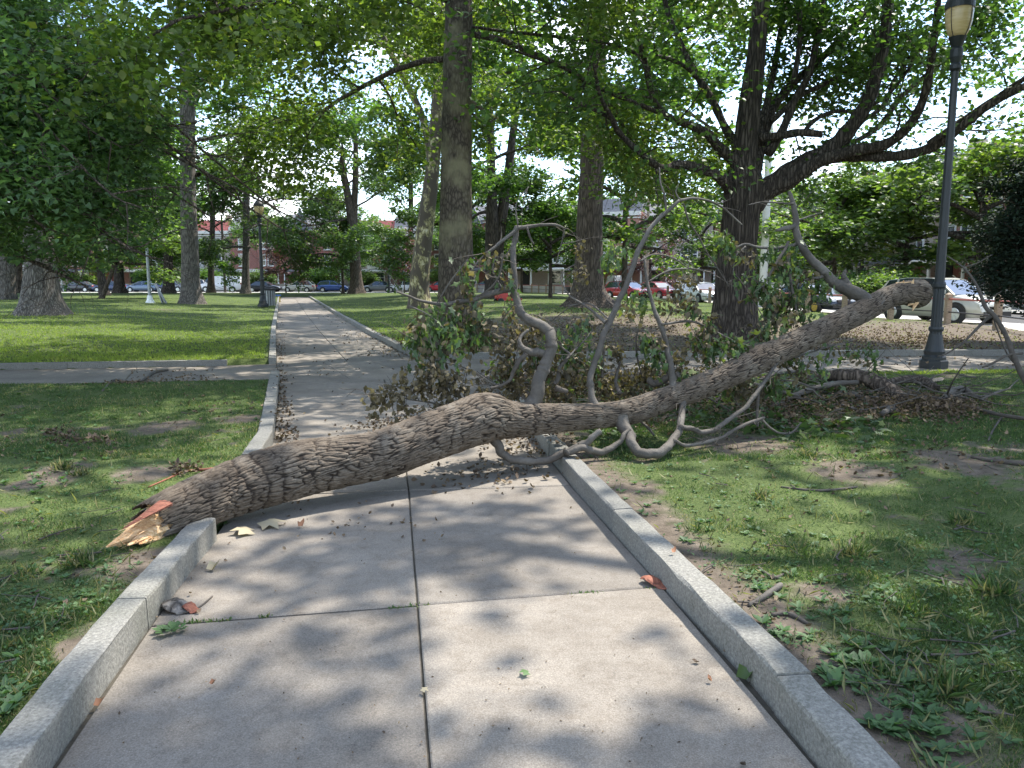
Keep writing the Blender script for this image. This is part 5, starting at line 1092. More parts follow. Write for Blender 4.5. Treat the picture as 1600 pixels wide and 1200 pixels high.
def fb(rows, d0, d1, mat='branch', n=10, name='branch', wig=.0, k=6, taper=1):
    out = []; N_ = len(rows)
    for i, (x, y, w, *dz) in enumerate(rows):
        d = dz[0] if dz else d0 + (d1 - d0) * i / max(N_ - 1, 1); q = D(x, y, d); out.append((q.x - OFF.x, q.y - OFF.y, q.z, max(w, 1.4) / 2 / FPX * (q - CAM).dot(cF)))
    R = cr_interp(out, k); r = random.Random(int(rows[0][0])); mb = MB()
    ss_ = np.arange(len(R)) / max(k, 1)
    for c_ in range(3): R[1:-1, c_] += (R[:, 3] * .13 * (np.sin(ss_ * 2.9 + c_ * 2 + len(R)) + .6 * np.sin(ss_ * 5.3 + c_)))[1:-1]
    for i in range(3, len(R) - 3):
        if r.random() < .05: R[i][3] *= 1.14
    R[:, 3] *= .88
    if n >= 10 and R[0][3] > .012:      # uneven bark and knots on the thicker limbs
        A_ = cr_interp(R, 3); A_ = A_[:-1]; m_ = len(A_); nn = 20; Pq, Fq = frames([a[:3] for a in A_]); Ls = np.concatenate([[0], np.cumsum(np.linalg.norm(np.diff(A_[:, :3], axis=0), axis=1))])
        kn = [(r.uniform(.05, 1) * Ls[-1], r.uniform(0, 6.28), r.uniform(.15, .38)) for _ in range(int(Ls[-1] * 5))]; th_ = np.arange(nn) * 2 * np.pi / nn; vs_ = []
        for i, (p_, (t_, u_, w_)) in enumerate(zip(Pq, Fq)):
            g = 1 + .16 * (fbm(Ls[i] * 1.0 + np.cos(th_) * .12, np.sin(th_) * .12 + rows[0][0], 16, 3) - .5) + .10 * (fbm(Ls[i] * .5 + np.cos(th_) * .5, np.sin(th_) * .5, 22, 2) - .5) + .25 * math.exp(-Ls[i] / .05)
            for (s_, a_, k_) in kn: g = g + k_ * np.exp(-((Ls[i] - s_) / .018) ** 2) * np.clip(np.cos(th_ - a_), 0, 1) ** 4
            for k_ in range(nn): vs_.append(tuple(p_ + (u_ * math.cos(th_[k_]) + w_ * math.sin(th_[k_])) * float(A_[i][3] * g[k_])))
        mb.add(vs_, [(i * nn + j, i * nn + (j + 1) % nn, (i + 1) * nn + (j + 1) % nn, (i + 1) * nn + j) for i in range(m_ - 1) for j in range(nn)] + [tuple(range(nn))[::-1], tuple((m_ - 1) * nn + j for j in range(nn))])
    else: mb.tube([tuple(v[:3]) for v in R], [v[3] * (1 + .05 * math.sin(i * .7 + rows[0][0]) + r.uniform(-.02, .02)) for i, v in enumerate(R)], n)
    mb.build(name, M[mat], FT, smooth=True); LIMB_PTS.append((R[:, :3] + np.array(OFF), R[:, 3])); return R
# upright limbs
fb([(820, 658, 30), (830, 634, 27), (842, 600, 24), (853, 568, 21), (861, 540, 19), (860, 520, 19), (847, 510, 18), (825, 499, 16), (811, 483, 14), (806, 460, 12.5), (803, 430, 11), (802, 400, 10), (804, 375, 10), (808, 354, 9)], 6.40, 6.95, n=14)
fb([(808, 356, 7), (835, 353, 6), (862, 351, 5), (876, 354, 4), (881, 361, 3), (876, 385, 2), (868, 415, 1.6)], 6.9, 7.1)
fb([(808, 356, 7), (796, 368, 6), (783, 378, 6), (768, 390, 5), (752, 405, 4), (735, 425, 3)], 6.9, 6.7)
fb([(823, 355, 4), (828, 370, 4), (834, 382, 3)], 6.9, 6.9, 'branch_dark')
fb([(809, 352, 3), (806, 325, 2.4), (812, 308, 2), (826, 292, 1.5)], 6.9, 7.0)
fb([(804, 445, 14), (790, 452, 11), (765, 460, 10), (735, 468, 9), (705, 475, 8), (690, 475, 7), (660, 471, 5), (640, 463, 4), (620, 456, 3)], 6.8, 6.2)
fb([(683, 473, 2.5), (694, 455, 2.5), (705, 438, 2.2), (720, 418, 2), (731, 406, 1.6)], 6.4, 6.3)
fb([(735, 468, 4), (760, 455, 3), (775, 440, 3), (783, 420, 3), (785, 400, 2)], 6.6, 6.5)
fb([(768, 400, 3), (785, 402, 3), (796, 392, 2.6), (800, 380, 2)], 6.8, 6.8)
fb([(775, 398, 2), (770, 420, 2), (776, 435, 2), (784, 450, 2)], 6.7, 6.6)
fb([(640, 478, 2.5), (660, 487, 2.5), (680, 500, 2), (700, 520, 1.6)], 6.3, 6.2)
fb([(650, 508, 1.6), (665, 540, 1.8), (680, 565, 1.6)], 6.3, 6.3, 'branch_dark')
fb([(861, 553, 16), (845, 552, 14), (830, 550, 14), (818, 545, 12), (812, 540, 8)], 6.6, 6.5, n=12)
fb([(822, 552, 8), (812, 563, 8), (803, 580, 7), (795, 595, 6), (784, 602, 5), (765, 607, 4)], 6.5, 6.4, 'branch_dark')
fb([(820, 548, 8), (812, 535, 7), (815, 525, 6), (825, 515, 5)], 6.5, 6.6)
fb([(875, 655, 3), (880, 620, 4), (868, 605, 8), (885, 612, 8), (866, 607, 8)][2:], 6.6, 6.6, 'branch_dark')
fb([(866, 600, 5), (872, 590, 8), (875, 575, 7), (884, 562, 6), (890, 553, 5), (878, 543, 4), (868, 528, 3)], 6.7, 6.8)
fb([(884, 562, 4), (900, 545, 3), (915, 530, 2.4), (925, 515, 2)], 6.7, 7.0)
fb([(932, 640, 15), (924, 615, 12), (922, 595, 11), (928, 570, 11), (938, 540, 11), (950, 510, 11), (958, 490, 10.5), (970, 465, 10), (982, 435, 9.5), (995, 400, 9), (1008, 370, 8), (1022, 350, 7.5), (1042, 330, 7), (1062, 313, 6)], 6.6, 7.3, n=12)
fb([(1062, 313, 5), (1080, 310, 4), (1105, 313, 4), (1125, 322, 3.5), (1145, 338, 3), (1160, 352, 2.5)], 7.3, 7.5)
fb([(1041, 331, 4), (1038, 305, 3.5), (1032, 285, 3), (1030, 262, 2.5)], 7.25, 7.3)
fb([(1062, 313, 3), (1056, 300, 2.4), (1060, 288, 1.8)], 7.3, 7.3)
fb([(1068, 318, 3), (1076, 345, 3), (1092, 370, 2.6), (1105, 395, 2.4), (1125, 425, 2), (1140, 450, 1.6)], 7.3, 7.5, 'branch_dark')
fb([(1092, 368, 2), (1105, 352, 1.8), (1115, 342, 1.5)], 7.4, 7.4)
fb([(946, 504, 6), (930, 490, 5), (915, 478, 4.6), (902, 470, 4), (890, 462, 3), (878, 440, 2.5), (880, 425, 2), (900, 412, 2)], 6.9, 7.3)
fb([(952, 500, 3.5), (930, 480, 3), (915, 474, 3), (888, 478, 3)], 6.9, 7.1)
fb([(1000, 408, 3), (1020, 398, 3), (1050, 402, 2.6), (1075, 418, 2.2), (1100, 422, 1.8)], 7.1, 7.4)
fb([(1052, 606, 12), (1049, 580, 11), (1045, 555, 10), (1038, 525, 9), (1028, 498, 8), (1018, 470, 7), (1012, 445, 6), (1008, 415, 5), (1006, 400, 4)], 7.0, 7.5, n=12)
fb([(1033, 507, 4.5), (1060, 503, 4.5), (1085, 503, 4.2), (1105, 512, 4), (1125, 522, 3.5), (1145, 532, 3), (1165, 545, 2.2)], 7.2, 7.5)
fb([(1013, 440, 3), (1030, 430, 3.5), (1050, 422, 3.5), (1075, 420, 3), (1110, 425, 2.4)], 7.4, 7.6)
fb([(1035, 530, 3), (1030, 550, 3), (1038, 575, 3), (1048, 590, 3)], 7.2, 7.1)
fb([(1060, 585, 10), (1045, 590, 12), (1030, 598, 13), (1018, 598, 12), (1014, 592, 9)], 7.1, 7.2, 'branch_dark')
fb([(1000, 505, 2.6), (994, 530, 3), (996, 560, 3), (1003, 590, 2.5)], 7.3, 7.4)
fb([(968, 615, 8), (962, 600, 6), (965, 580, 5), (972, 560, 3)], 7.0, 7.2, 'branch_dark')
fb([(940, 590, 5), (942, 565, 4), (944, 545, 6), (946, 540, 3)], 7.1, 7.2, 'branch_dark')
# upper right limb
fb([(1375, 480, 26), (1350, 466, 24), (1322, 452, 22), (1300, 438, 18), (1282, 420, 16), (1262, 398, 14), (1249, 378, 13), (1244, 355, 12), (1242, 335, 10), (1238, 312, 8), (1232, 298, 6)], 8.15, 8.35, n=14)
fb([(1325, 450, 14), (1321, 440, 12), (1319, 430, 9), (1320, 421, 5)], 8.2, 8.2)
fb([(1247, 380, 6), (1228, 386, 5.5), (1205, 388, 5), (1180, 385, 4.5), (1162, 382, 4), (1145, 392, 3), (1130, 405, 2)], 8.3, 8.0)
fb([(1244, 352, 8), (1228, 357, 8), (1212, 360, 5)], 8.3, 8.2)
fb([(1240, 318, 3), (1215, 317, 3), (1190, 316, 2.6), (1170, 320, 2)], 8.3, 8.2)
fb([(1243, 345, 3), (1265, 338, 2.6), (1285, 332, 2)], 8.3, 8.4)
fb([(1285, 432, 5), (1270, 435, 4), (1255, 437, 3)], 8.2, 8.1)
fb([(1232, 378, 5), (1220, 400, 5), (1205, 425, 4), (1190, 450, 3)], 8.2, 7.8, 'branch_dark')
fb([(1232, 388, 6), (1232, 410, 6), (1236, 440, 5), (1240, 465, 5), (1246, 490, 3)], 8.2, 7.9, 'branch_dark')
fb([(1150, 430, 2), (1165, 450, 2), (1180, 475, 2), (1195, 500, 1.6)], 8.0, 7.8, 'branch_dark')
fb([(1165, 385, 3), (1150, 400, 2.5), (1145, 430, 2)], 8.0, 7.9)
# lower loops that prop the log up
fb([(762, 672, 20), (776, 692, 17), (784, 708, 15), (800, 717, 14), (825, 721, 13.5), (850, 719, 13.5), (880, 709, 13), (905, 697, 12), (925, 685, 11), (940, 672, 9)], 6.22, 6.3, n=14)
fb([(884, 708, 12), (905, 700, 12), (925, 704, 12), (940, 706, 12), (955, 701, 11), (968, 690, 9), (976, 678, 7), (985, 670, 5)], 6.2, 6.5, n=12)
fb([(968, 650, 26, 6.65), (978, 672, 21, 6.55), (987, 692, 18, 6.42), (997, 705, 17, 6.34), (1010, 710, 17, 6.32), (1025, 708, 17, 6.34), (1042, 699, 15, 6.42), (1056, 682, 14, 6.55), (1063, 662, 13, 6.7), (1066, 645, 12, 6.85), (1066, 625, 12, 6.98)], 6.7, 6.95, n=14)
fb([(1064, 668, 9), (1078, 669, 9), (1098, 676, 9), (1118, 670, 8.5), (1140, 655, 8), (1160, 640, 8), (1178, 620, 7.5), (1192, 600, 7), (1205, 580, 6), (1222, 558, 5)], 6.6, 7.5)
fb([(1054, 688, 6), (1072, 696, 6), (1100, 692, 6), (1130, 682, 6), (1155, 668, 6), (1180, 657, 6), (1195, 653, 5)], 6.45, 7.0)
fb([(1184, 612, 5), (1184, 630, 5), (1183, 648, 5), (1184, 668, 3)], 7.4, 7.3, 'branch_dark')
fb([(1190, 655, 4), (1205, 670, 4), (1220, 677, 4), (1238, 675, 3.5), (1252, 660, 3)], 7.1, 7.3)
fb([(998, 656, 4), (1012, 668, 5), (1022, 680, 4)], 7.1, 7.0)
fb([(1225, 565, 4), (1250, 556, 3.5), (1275, 548, 3), (1300, 540, 2.5), (1330, 534, 2)], 7.7, 8.0)
# thin sprays to the left over the path
fb([(785, 604, 5), (765, 597, 3.5), (745, 583, 3), (722, 573, 2.5), (700, 568, 2), (680, 562, 1.8), (665, 558, 1.5)], 6.5, 6.2)
fb([(722, 640, 4), (700, 634, 3), (672, 629, 2.6), (640, 624, 2.4), (612, 617, 2), (580, 616, 1.6), (546, 617, 1.4)], 6.3, 6.1)
fb([(745, 580, 2), (760, 590, 2.4), (775, 600, 3)], 6.5, 6.5)
fb([(655, 625, 1.8), (640, 610, 1.6), (615, 603, 1.5), (590, 601, 1.4)], 6.2, 6.2)
fb([(700, 610, 1.4), (715, 625, 1.6), (722, 638, 1.8)], 6.3, 6.3)
# a spread of bare twigs along the limbs
def bare_twigs():
    mb = MB(); r = random.Random(12)
    for P, R in LIMB_PTS:
        L = np.linalg.norm(np.diff(P, axis=0), axis=1).sum()
        for _ in range(int(L * 4)):
            t = r.uniform(.25, 1); p = resample(P, [t])[0]; d = np.array([r.gauss(0, 1), r.gauss(0, .6), r.gauss(.2, .8)]); T = bend(p - np.array(OFF), d, r.uniform(.12, .5), r, 4, .22, -.02); mb.tube(T, [.0045, .004, .003, .0022, .0015], 4, False)
            if r.random() < .5: p2 = T[2]; T = bend(p2, d + np.array([r.gauss(0, 1), r.gauss(0, 1), r.gauss(0, 1)]), r.uniform(.08, .25), r, 3, .25); mb.tube(T, [.003, .0025, .002, .0012], 4, False)
    mb.build('twigs', M['branch_dark'], FT, kind='stuff')
bare_twigs()
# ---- leaves still on the fallen tree:  x y rx ry d n kind(0 green 1 dry)
CL = [(665, 505, 25, 30, 6.3, 60, 0), (650, 535, 18, 25, 6.3, 45, 0), (690, 525, 22, 40, 6.3, 70, 0), (705, 500, 20, 16, 6.4, 30, 0), (725, 485, 22, 18, 6.5, 40, 0), (745, 505, 18, 24, 6.5, 50, 0), (735, 535, 16, 22, 6.5, 40, 0), (760, 515, 18, 18, 6.6, 40, 0),
      (668, 560, 14, 16, 6.3, 24, 0), (690, 555, 12, 18, 6.3, 24, 0), (725, 425, 16, 14, 6.5, 22, 0), (735, 440, 16, 12, 6.5, 22, 0), (770, 405, 16, 20, 6.7, 28, 0), (780, 425, 14, 14, 6.7, 18, 0), (790, 485, 14, 20, 6.9, 24, 0),
      (900, 395, 10, 16, 7.3, 16, 1), (905, 425, 22, 14, 7.3, 26, 1), (955, 400, 10, 22, 7.2, 30, 0), (870, 530, 12, 18, 6.8, 16, 0), (905, 515, 18, 24, 7.0, 50, 0), (890, 545, 20, 18, 7.0, 36, 0), (890, 575, 18, 14, 6.8, 26, 0), (925, 550, 14, 20, 7.0, 20, 0),
      (1000, 470, 14, 22, 7.4, 34, 0), (985, 485, 10, 20, 7.3, 22, 1), (1020, 540, 20, 20, 7.2, 50, 0), (1025, 560, 16, 14, 7.2, 40, 0), (1060, 470, 28, 16, 7.4, 50, 1), (1075, 440, 26, 12, 7.5, 36, 1), (1070, 485, 16, 16, 7.3, 28, 0), (1105, 510, 20, 16, 7.4, 40, 0), (1110, 545, 16, 24, 7.4, 60, 0),
      (1095, 525, 14, 16, 7.4, 30, 0), (1130, 540, 12, 16, 7.4, 24, 0), (1150, 540, 14, 22, 7.5, 40, 0), (1165, 555, 14, 16, 7.5, 26, 0), (1065, 582, 10, 10, 7.2, 12, 0), (1130, 370, 16, 10, 7.5, 30, 0), (1145, 385, 14, 14, 7.5, 30, 0), (1165, 400, 14, 18, 7.6, 20, 1),
      (1180, 445, 22, 16, 7.9, 60, 0), (1205, 455, 22, 22, 7.9, 80, 0), (1215, 490, 22, 26, 7.9, 90, 0), (1195, 520, 18, 20, 7.7, 60, 0), (1235, 470, 20, 26, 8.0, 80, 0), (1250, 440, 18, 22, 8.1, 60, 0), (1285, 455, 14, 20, 8.1, 40, 0), (1265, 500, 12, 14, 8.0, 24, 0), (1225, 415, 18, 20, 8.1, 50, 0), (1195, 395, 14, 14, 8.1, 24, 0), (1240, 395, 16, 14, 8.2, 24, 0),
      (1245, 490, 10, 22, 8.0, 30, 1), (1230, 560, 16, 12, 7.7, 24, 0), (1260, 565, 16, 14, 7.7, 30, 0), (1300, 550, 12, 10, 7.9, 14, 0), (1340, 540, 14, 10, 8.0, 18, 0), (1350, 555, 14, 14, 8.0, 26, 0), (1245, 585, 16, 12, 7.7, 24, 1),
      (645, 580, 24, 10, 6.2, 60, 1), (680, 580, 20, 14, 6.2, 60, 1), (700, 595, 18, 16, 6.3, 55, 1), (725, 585, 10, 12, 6.3, 24, 1), (755, 610, 14, 10, 6.5, 34, 1), (660, 600, 16, 10, 6.2, 24, 1), (640, 606, 18, 9, 6.2, 30, 1), (600, 608, 20, 8, 6.1, 36, 1), (570, 618, 20, 7, 6.1, 30, 1), (695, 615, 22, 12, 6.3, 40, 1), (668, 618, 8, 8, 6.2, 14, 1), (625, 625, 14, 7, 6.1, 20, 1), (730, 608, 8, 10, 6.4, 14, 1),
      (800, 575, 24, 22, 6.9, 70, 0), (815, 530, 24, 26, 6.9, 90, 1), (785, 580, 20, 24, 6.8, 60, 1), (850, 580, 20, 24, 7.0, 70, 1), (800, 610, 30, 16, 6.9, 90, 1), (780, 540, 22, 18, 6.8, 50, 1), (895, 600, 24, 18, 7.2, 80, 1), (950, 600, 30, 16, 7.4, 110, 1), (990, 590, 24, 14, 7.5, 80, 1), (840, 515, 14, 20, 6.9, 40, 1), (1010, 570, 14, 10, 7.4, 26, 1), (870, 605, 30, 14, 7.1, 90, 1), (930, 575, 24, 20, 7.3, 80, 1), (1040, 585, 26, 14, 7.5, 80, 1), (1090, 590, 30, 14, 7.7, 90, 1), (1140, 600, 26, 14, 7.9, 80, 0), (980, 610, 30, 12, 7.4, 90, 1), (1060, 560, 16, 16, 7.4, 50, 1), (900, 560, 22, 18, 7.1, 70, 0), (1180, 615, 24, 12, 8.1, 70, 1), (845, 560, 14, 22, 6.9, 50, 0), (960, 545, 16, 22, 7.2, 50, 1), (1120, 575, 22, 14, 7.6, 60, 1), (1210, 600, 22, 12, 8.0, 60, 0)]
def clusters():
    rg = np.random.default_rng(5); tw = MB(); r = random.Random(5); GC, GN, GD, GS = [], [], [], []; BC, BN, BD, BS = [], [], [], []
    for (x, y, rx, ry, d, n, kd) in CL:
        c = D(x, y, d); s = d / FPX; ax = np.array([rx * s, rx * s * .9, ry * s]); k = max(3, n // 8); cen = np.array(c)
        for _ in range(k):
            a = cen + rg.normal(0, .5, 3) * ax; a[2] = cen[2] + ax[2] * rg.uniform(0, .9); b = a + np.array([rg.normal(0, .04), rg.normal(0, .04), -abs(rg.normal(.13, .05))]); tw.tube([a - np.array(OFF), (a + b) / 2 + rg.normal(0, .01, 3) - np.array(OFF), b - np.array(OFF)], [.0035, .0025, .0015], 4, False)
            m = max(2, int(n * (1.6 if not kd else 1.35)) // k); t = rg.random((m, 1)); q = a + (b - a) * t + rg.normal(0, .035 if kd else .045, (m, 3))
            if not kd and rg.random() < .38:
                BC.append(q); BN.append(rg.normal(0, 1, (m, 3))); BD.append(rg.normal(0, .5, (m, 3)) + [0, 0, -1]); BS.append(.05 + .045 * rg.random(m)); continue
            if kd: BC.append(q); BN.append(rg.normal(0, 1, (m, 3))); BD.append(rg.normal(0, .6, (m, 3)) + [0, 0, -1]); BS.append(.04 + .035 * rg.random(m))
            else: GC.append(q); GN.append(rg.normal(0, 1, (m, 3)) * [1, 1, .45] + [0, -.3, .2]); GD.append(rg.normal(0, .38, (m, 3)) + [0, 0, -1]); GS.append(.05 + .05 * rg.random(m))
    tw.build('twigs', M['branch_dark'], FT, kind='stuff')
    C, N, Dd, s = map(np.concatenate, (GC, GN, GD, GS)); C = C - np.array(OFF); rd = rg.random(len(C)); big = np.argsort(-s * (1 + (C[:, 0] > 3) * .5))[:240]; rest = np.setdiff1d(np.arange(len(C)), big)
    link('leaves', leafmesh('leaves', C[rest], N[rest], Dd[rest], s[rest], 'star', rd[rest], wid=.6), M['leaf_fallen'], FT, kind='stuff')
    V, F = SHAPES['star']; ms = []
    for k in range(5): V2 = V.copy(); V2[:, 1] *= .5 + .1 * k; V2[:, 2] *= 1 + k * .6; V2[:, 2] -= (V2[:, 0] ** 2) * .12 * k; me = npmesh('leaf', V2, F, {'rnd': np.full(len(V2), .15 + .2 * k if k < 4 else .97)}); me.materials.append(M['leaf_fallen']); ms.append(me)
    Nn = unit(N); Dn = unit(Dd - Nn * (Dd * Nn).sum(1, keepdims=True)); Bn = np.cross(Nn, Dn)
    for i in big:
        o = link('leaf', ms[int(rd[i] * 5) % 5], None, FT); mt = Matrix(((Dn[i][0], Bn[i][0], Nn[i][0], C[i][0]), (Dn[i][1], Bn[i][1], Nn[i][1], C[i][1]), (Dn[i][2], Bn[i][2], Nn[i][2], C[i][2]), (0, 0, 0, 1))); o.matrix_local = mt @ Matrix.Scale(s[i], 4)
    C, N, Dd, s = map(np.concatenate, (BC, BN, BD, BS)); link('dry_leaves', leafmesh('dry_leaves', C - np.array(OFF), N, Dd, s, 'curl'), M['leaf_dry'], FT, kind='stuff')
clusters()
# ================================================================== grass, weeds, litter
def Gv(x, y, z):
    rx = (x - 800) / FPX; u = (600 - y) / FPX; ry = cF.y + cU.y * u; rz = cF.z + cU.z * u; t = (z - EYE) / rz; return rx * t, ry * t
def scatter(n, x0, x1, y0, y1, rg, pw=1.0):
    x = rg.uniform(x0, x1, n); y = y0 + (y1 - y0) * rg.random(n) ** pw; X, Y = Gv(x, y, .1); return X, Y
def grass_layer(n, x0, x1, y0, y1, hgt, wid, shape, seed, mat, pw=1.0, thin=1.0, name='grass'):
    rg = np.random.default_rng(seed); X, Y = scatter(n, x0, x1, y0, y1, rg, pw); d = dirtmask(X, Y); pd = path_dist(X, Y)
    tuft = fbm(X + 50, Y, 6, 2); k = (~on_path(X, Y)) & (pd > .155 + .05 * (Y > 14)) & (rg.random(n) > np.clip(d * 1.35 * thin, 0, .965)) & ~inside(X, Y, ROADPOLY) & (Y < 92) & (rg.random(n) < np.where(Y < 12, np.clip((tuft - .22) * 3, .25, 1), .35 + 1.1 * tuft))
    X, Y, d, tuft = X[k], Y[k], d[k], tuft[k]; Z = terrain(X, Y); m = len(X); h = hgt * (.45 + .9 * rg.random(m)) * (.6 + .9 * tuft) * (1 - .35 * np.clip(d, 0, 1))
    Dd = rg.normal(0, .55, (m, 3)); Dd[:, 2] = 1.0; flat = rg.random(m) < .42; Dd[flat, 2] = .25; Dd = unit(Dd); N = np.cross(Dd, unit(rg.normal(0, 1, (m, 3)) * [1, 1, .1])); ok = np.linalg.norm(N, axis=1) > .05; N[~ok] = [1, 0, 0]
    dry = sstep(.5, .68, fbm(X, Y + 80, 1.6, 3)); rnd = np.clip(rg.random(m) * .92 + (rg.random(m) < (.05 + .12 * (X < 0) * (Y < 8) + .30 * dry + .3 * np.clip(d, 0, 1))) * .6, 0, 1)
    C = np.stack([X, Y, Z - .004], 1); me = leafmesh(name, C, N, Dd, h, shape, rnd, wid=(wid * (.6 + .8 * rg.random(m)) / h)); tag(link(name, me, mat, kind='stuff'), None); print(name, m, len(me.polygons)); return me
grass_layer(430000, -120, 1720, 700, 1330, .027, .0036, 'kite', 1, M['grass'], .85)
grass_layer(240000, -60, 1660, 576, 720, .036, .007, 'kite', 2, M['grass'], .9, name='grass_middle')
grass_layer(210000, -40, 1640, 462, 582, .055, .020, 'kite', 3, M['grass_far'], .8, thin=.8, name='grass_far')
def weeds():
    rg = np.random.default_rng(44); Cs, Ns, Ds, Ss, Wd = [], [], [], [], []
    def rosette(x, y, s, n, up=.35):
        z = TZ(x, y)
        for k in range(n):
            a = k * 2.4 + rg.uniform(-.4, .4); e = up + rg.uniform(-.2, .35); dd = np.array([math.cos(a), math.sin(a), e]); Cs.append([x, y, z + .004]); Ds.append(dd); Ns.append([-math.cos(a) * e, -math.sin(a) * e, 1]); Ss.append(s * rg.uniform(.6, 1.15)); Wd.append(rg.uniform(.38, .6))
    zones = [(1400, 1090, 60, 90, .054, 34), (1340, 1040, 60, 45, .058, 26), (1180, 800, 130, 90, .038, 70), (1000, 760, 80, 40, .035, 20), (1290, 980, 120, 110, .045, 50), (1150, 930, 60, 90, .038, 24), (1450, 900, 140, 180, .04, 40), (1300, 720, 250, 60, .035, 24), (1480, 1140, 90, 60, .055, 30),
             (60, 960, 90, 110, .035, 70), (180, 940, 60, 50, .035, 24), (30, 1100, 60, 60, .05, 40), (110, 640, 110, 50, .05, 60), (250, 890, 50, 30, .04, 10), (330, 860, 25, 10, .05, 12), (400, 640, 40, 40, .04, 30), (90, 740, 90, 70, .045, 50), (960, 690, 60, 25, .05, 40), (1500, 610, 80, 20, .05, 30)]
    for (x, y, rx, ry, s, n) in zones:
        for _ in range(n):
            px, py = rg.normal(x, rx * .6), rg.normal(y, ry * .6); q = G(px, py, .1)
            a = np.array([q.x]); b = np.array([q.y])
            if on_path(a, b)[0] or path_dist(a, b)[0] < .19: continue
            rosette(q.x, q.y, s * rg.uniform(.7, 1.3), rg.integers(5, 10), rg.uniform(.15, .7))
    for t in np.linspace(0, 1, 70):      # strip of weeds hugging the left kerb
        px = 330 - 300 * t + rg.normal(0, 6); py = 870 + 330 * t ** .9 + rg.normal(0, 5); q = G(px - 14, py - 30, .1)
        a = np.array([q.x]); b = np.array([q.y])
        if on_path(a, b)[0] or path_dist(a, b)[0] < .17: continue
        rosette(q.x, q.y, .05, 7, .8)
    me = leafmesh('weeds', np.array(Cs), np.array(Ns, float), np.array(Ds, float), np.array(Ss), 'blade', wid=np.array(Wd)); V = None
    link('weeds', me, M['weed'], kind='stuff')
# rounder blade for broad leaves
SHAPES['broad'] = (np.array([(0, 0, 0), (.28, .34, .05), (.28, -.34, .05), (.62, .42, .04), (.62, -.42, .04), (1, 0, -.06), (.45, 0, -.02)]), np.array([(0, 6, 1), (0, 2, 6), (1, 6, 3), (2, 4, 6), (3, 6, 5), (4, 5, 6)]))
SHAPES['blade_'] = SHAPES['blade']; SHAPES['blade'] = SHAPES['broad']; weeds(); SHAPES['blade'] = SHAPES['blade_']

def tufts():
    rg = np.random.default_rng(17); C, Dd, s, rd = [], [], [], []
    for (x, y, n, h, dr) in [(128, 885, 110, .11, .8), (96, 735, 90, .12, .9), (128, 742, 60, .09, .9), (250, 622, 40, .07, .3), (1190, 780, 70, .09, .8), (1262, 714, 60, .09, .9), (1335, 870, 90, .10, .7), (1420, 960, 70, .09, .4), (1500, 820, 90, .10, .4), (1560, 930, 110, .12, .3), (1090, 830, 60, .07, .3), (40, 900, 60, .08, .6), (1380, 1060, 50, .08, .2), (30, 1010, 70, .08, .4), (1480, 1080, 90, .12, .4), (1240, 860, 50, .07, .5), (345, 870, 30, .06, .2)]:
        q = GT(x, y); C.append(np.stack([q.x + rg.normal(0, .035, n), q.y + rg.normal(0, .03, n), np.full(n, q.z)], 1)); d = rg.normal(0, .42, (n, 3)); d[:, 2] = 1; Dd.append(d); s.append(h * rg.uniform(.5, 1.1, n)); rd.append(np.where(rg.random(n) < dr * .6, .98, rg.random(n) * .8))
    C, Dd, s, rd = map(np.concatenate, (C, Dd, s, rd)); link('grass_tufts', leafmesh('grass_tufts', C, rg.normal(0, 1, (len(C), 3)), Dd, s, 'kite', rd, wid=.07), M['grass'], kind='stuff')
tufts()
def ground_leaves():
    rg = np.random.default_rng(91); X, Y = scatter(60000, -60, 1660, 640, 1320, rg, .9); m = fbm(X + 5, Y - 3, 2.4, 3); k = (~on_path(X, Y)) & (path_dist(X, Y) > .18) & (m > .55) & (rg.random(len(X)) < .6); X, Y = X[k], Y[k]; n = len(X); Z = terrain(X, Y) + rg.random(n) * .02
    Nn = rg.normal(0, .4, (n, 3)); Nn[:, 2] += 1; link('ground_cover', leafmesh('ground_cover', np.stack([X, Y, Z], 1), Nn, rg.normal(0, 1, (n, 3)) * [1, 1, .3], rg.uniform(.010, .028, n), 'kite'), M['weed'], kind='stuff'); print('ground_cover', n)
    X, Y = scatter(5200, -60, 1660, 600, 1300, rg, .9); k = (~on_path(X, Y)) & (path_dist(X, Y) > .18); X, Y = X[k], Y[k]; n = len(X); Z = terrain(X, Y); Dd = rg.normal(0, .6, (n, 3)); Dd[:, 2] = .6
    link('dry_stems', leafmesh('dry_stems', np.stack([X, Y, Z], 1), rg.normal(0, 1, (n, 3)), Dd, rg.uniform(.04, .11, n), 'kite', np.full(n, .97), wid=.03), M['grass'], kind='stuff')
ground_leaves()
def litter(name, zones, mat, seed, size=(.03, .065), shape='curl', label=None):
    rg = np.random.default_rng(seed); C = []; S_ = []
    for (x, y, rx, ry, n, pile) in zones:
        px = rg.normal(x, rx * .5, n); py = rg.normal(y, ry * .5, n); X, Y = Gv(px, np.maximum(py, 452), .06); Z = terrain(X, Y); op = on_path(X, Y); near = path_dist(X, Y) < .15; ok = ~((py > 760) & (px > 900) & (op | near) & (rg.random(n) < .97)); 
        Z = np.where(op, .0, np.where(near, .14, Z)); w = np.exp(-((px - x) / (rx * .8)) ** 2 - ((py - y) / (ry * .8)) ** 2); C.append(np.stack([X, Y, Z + .012 + rg.random(n) * pile * w], 1)[ok]); S_.append((rg.uniform(size[0], size[1], n) * np.where(py > 760, .6, 1))[ok])
    C = np.vstack(C); s = np.concatenate(S_); n = len(C); N = rg.normal(0, .42, (n, 3)); N[:, 2] += 1; Dd = rg.normal(0, 1, (n, 3)) * [1, 1, .2]
    link(name, leafmesh(name, C, N, Dd, s, shape), mat, kind='stuff'); print(name, n)
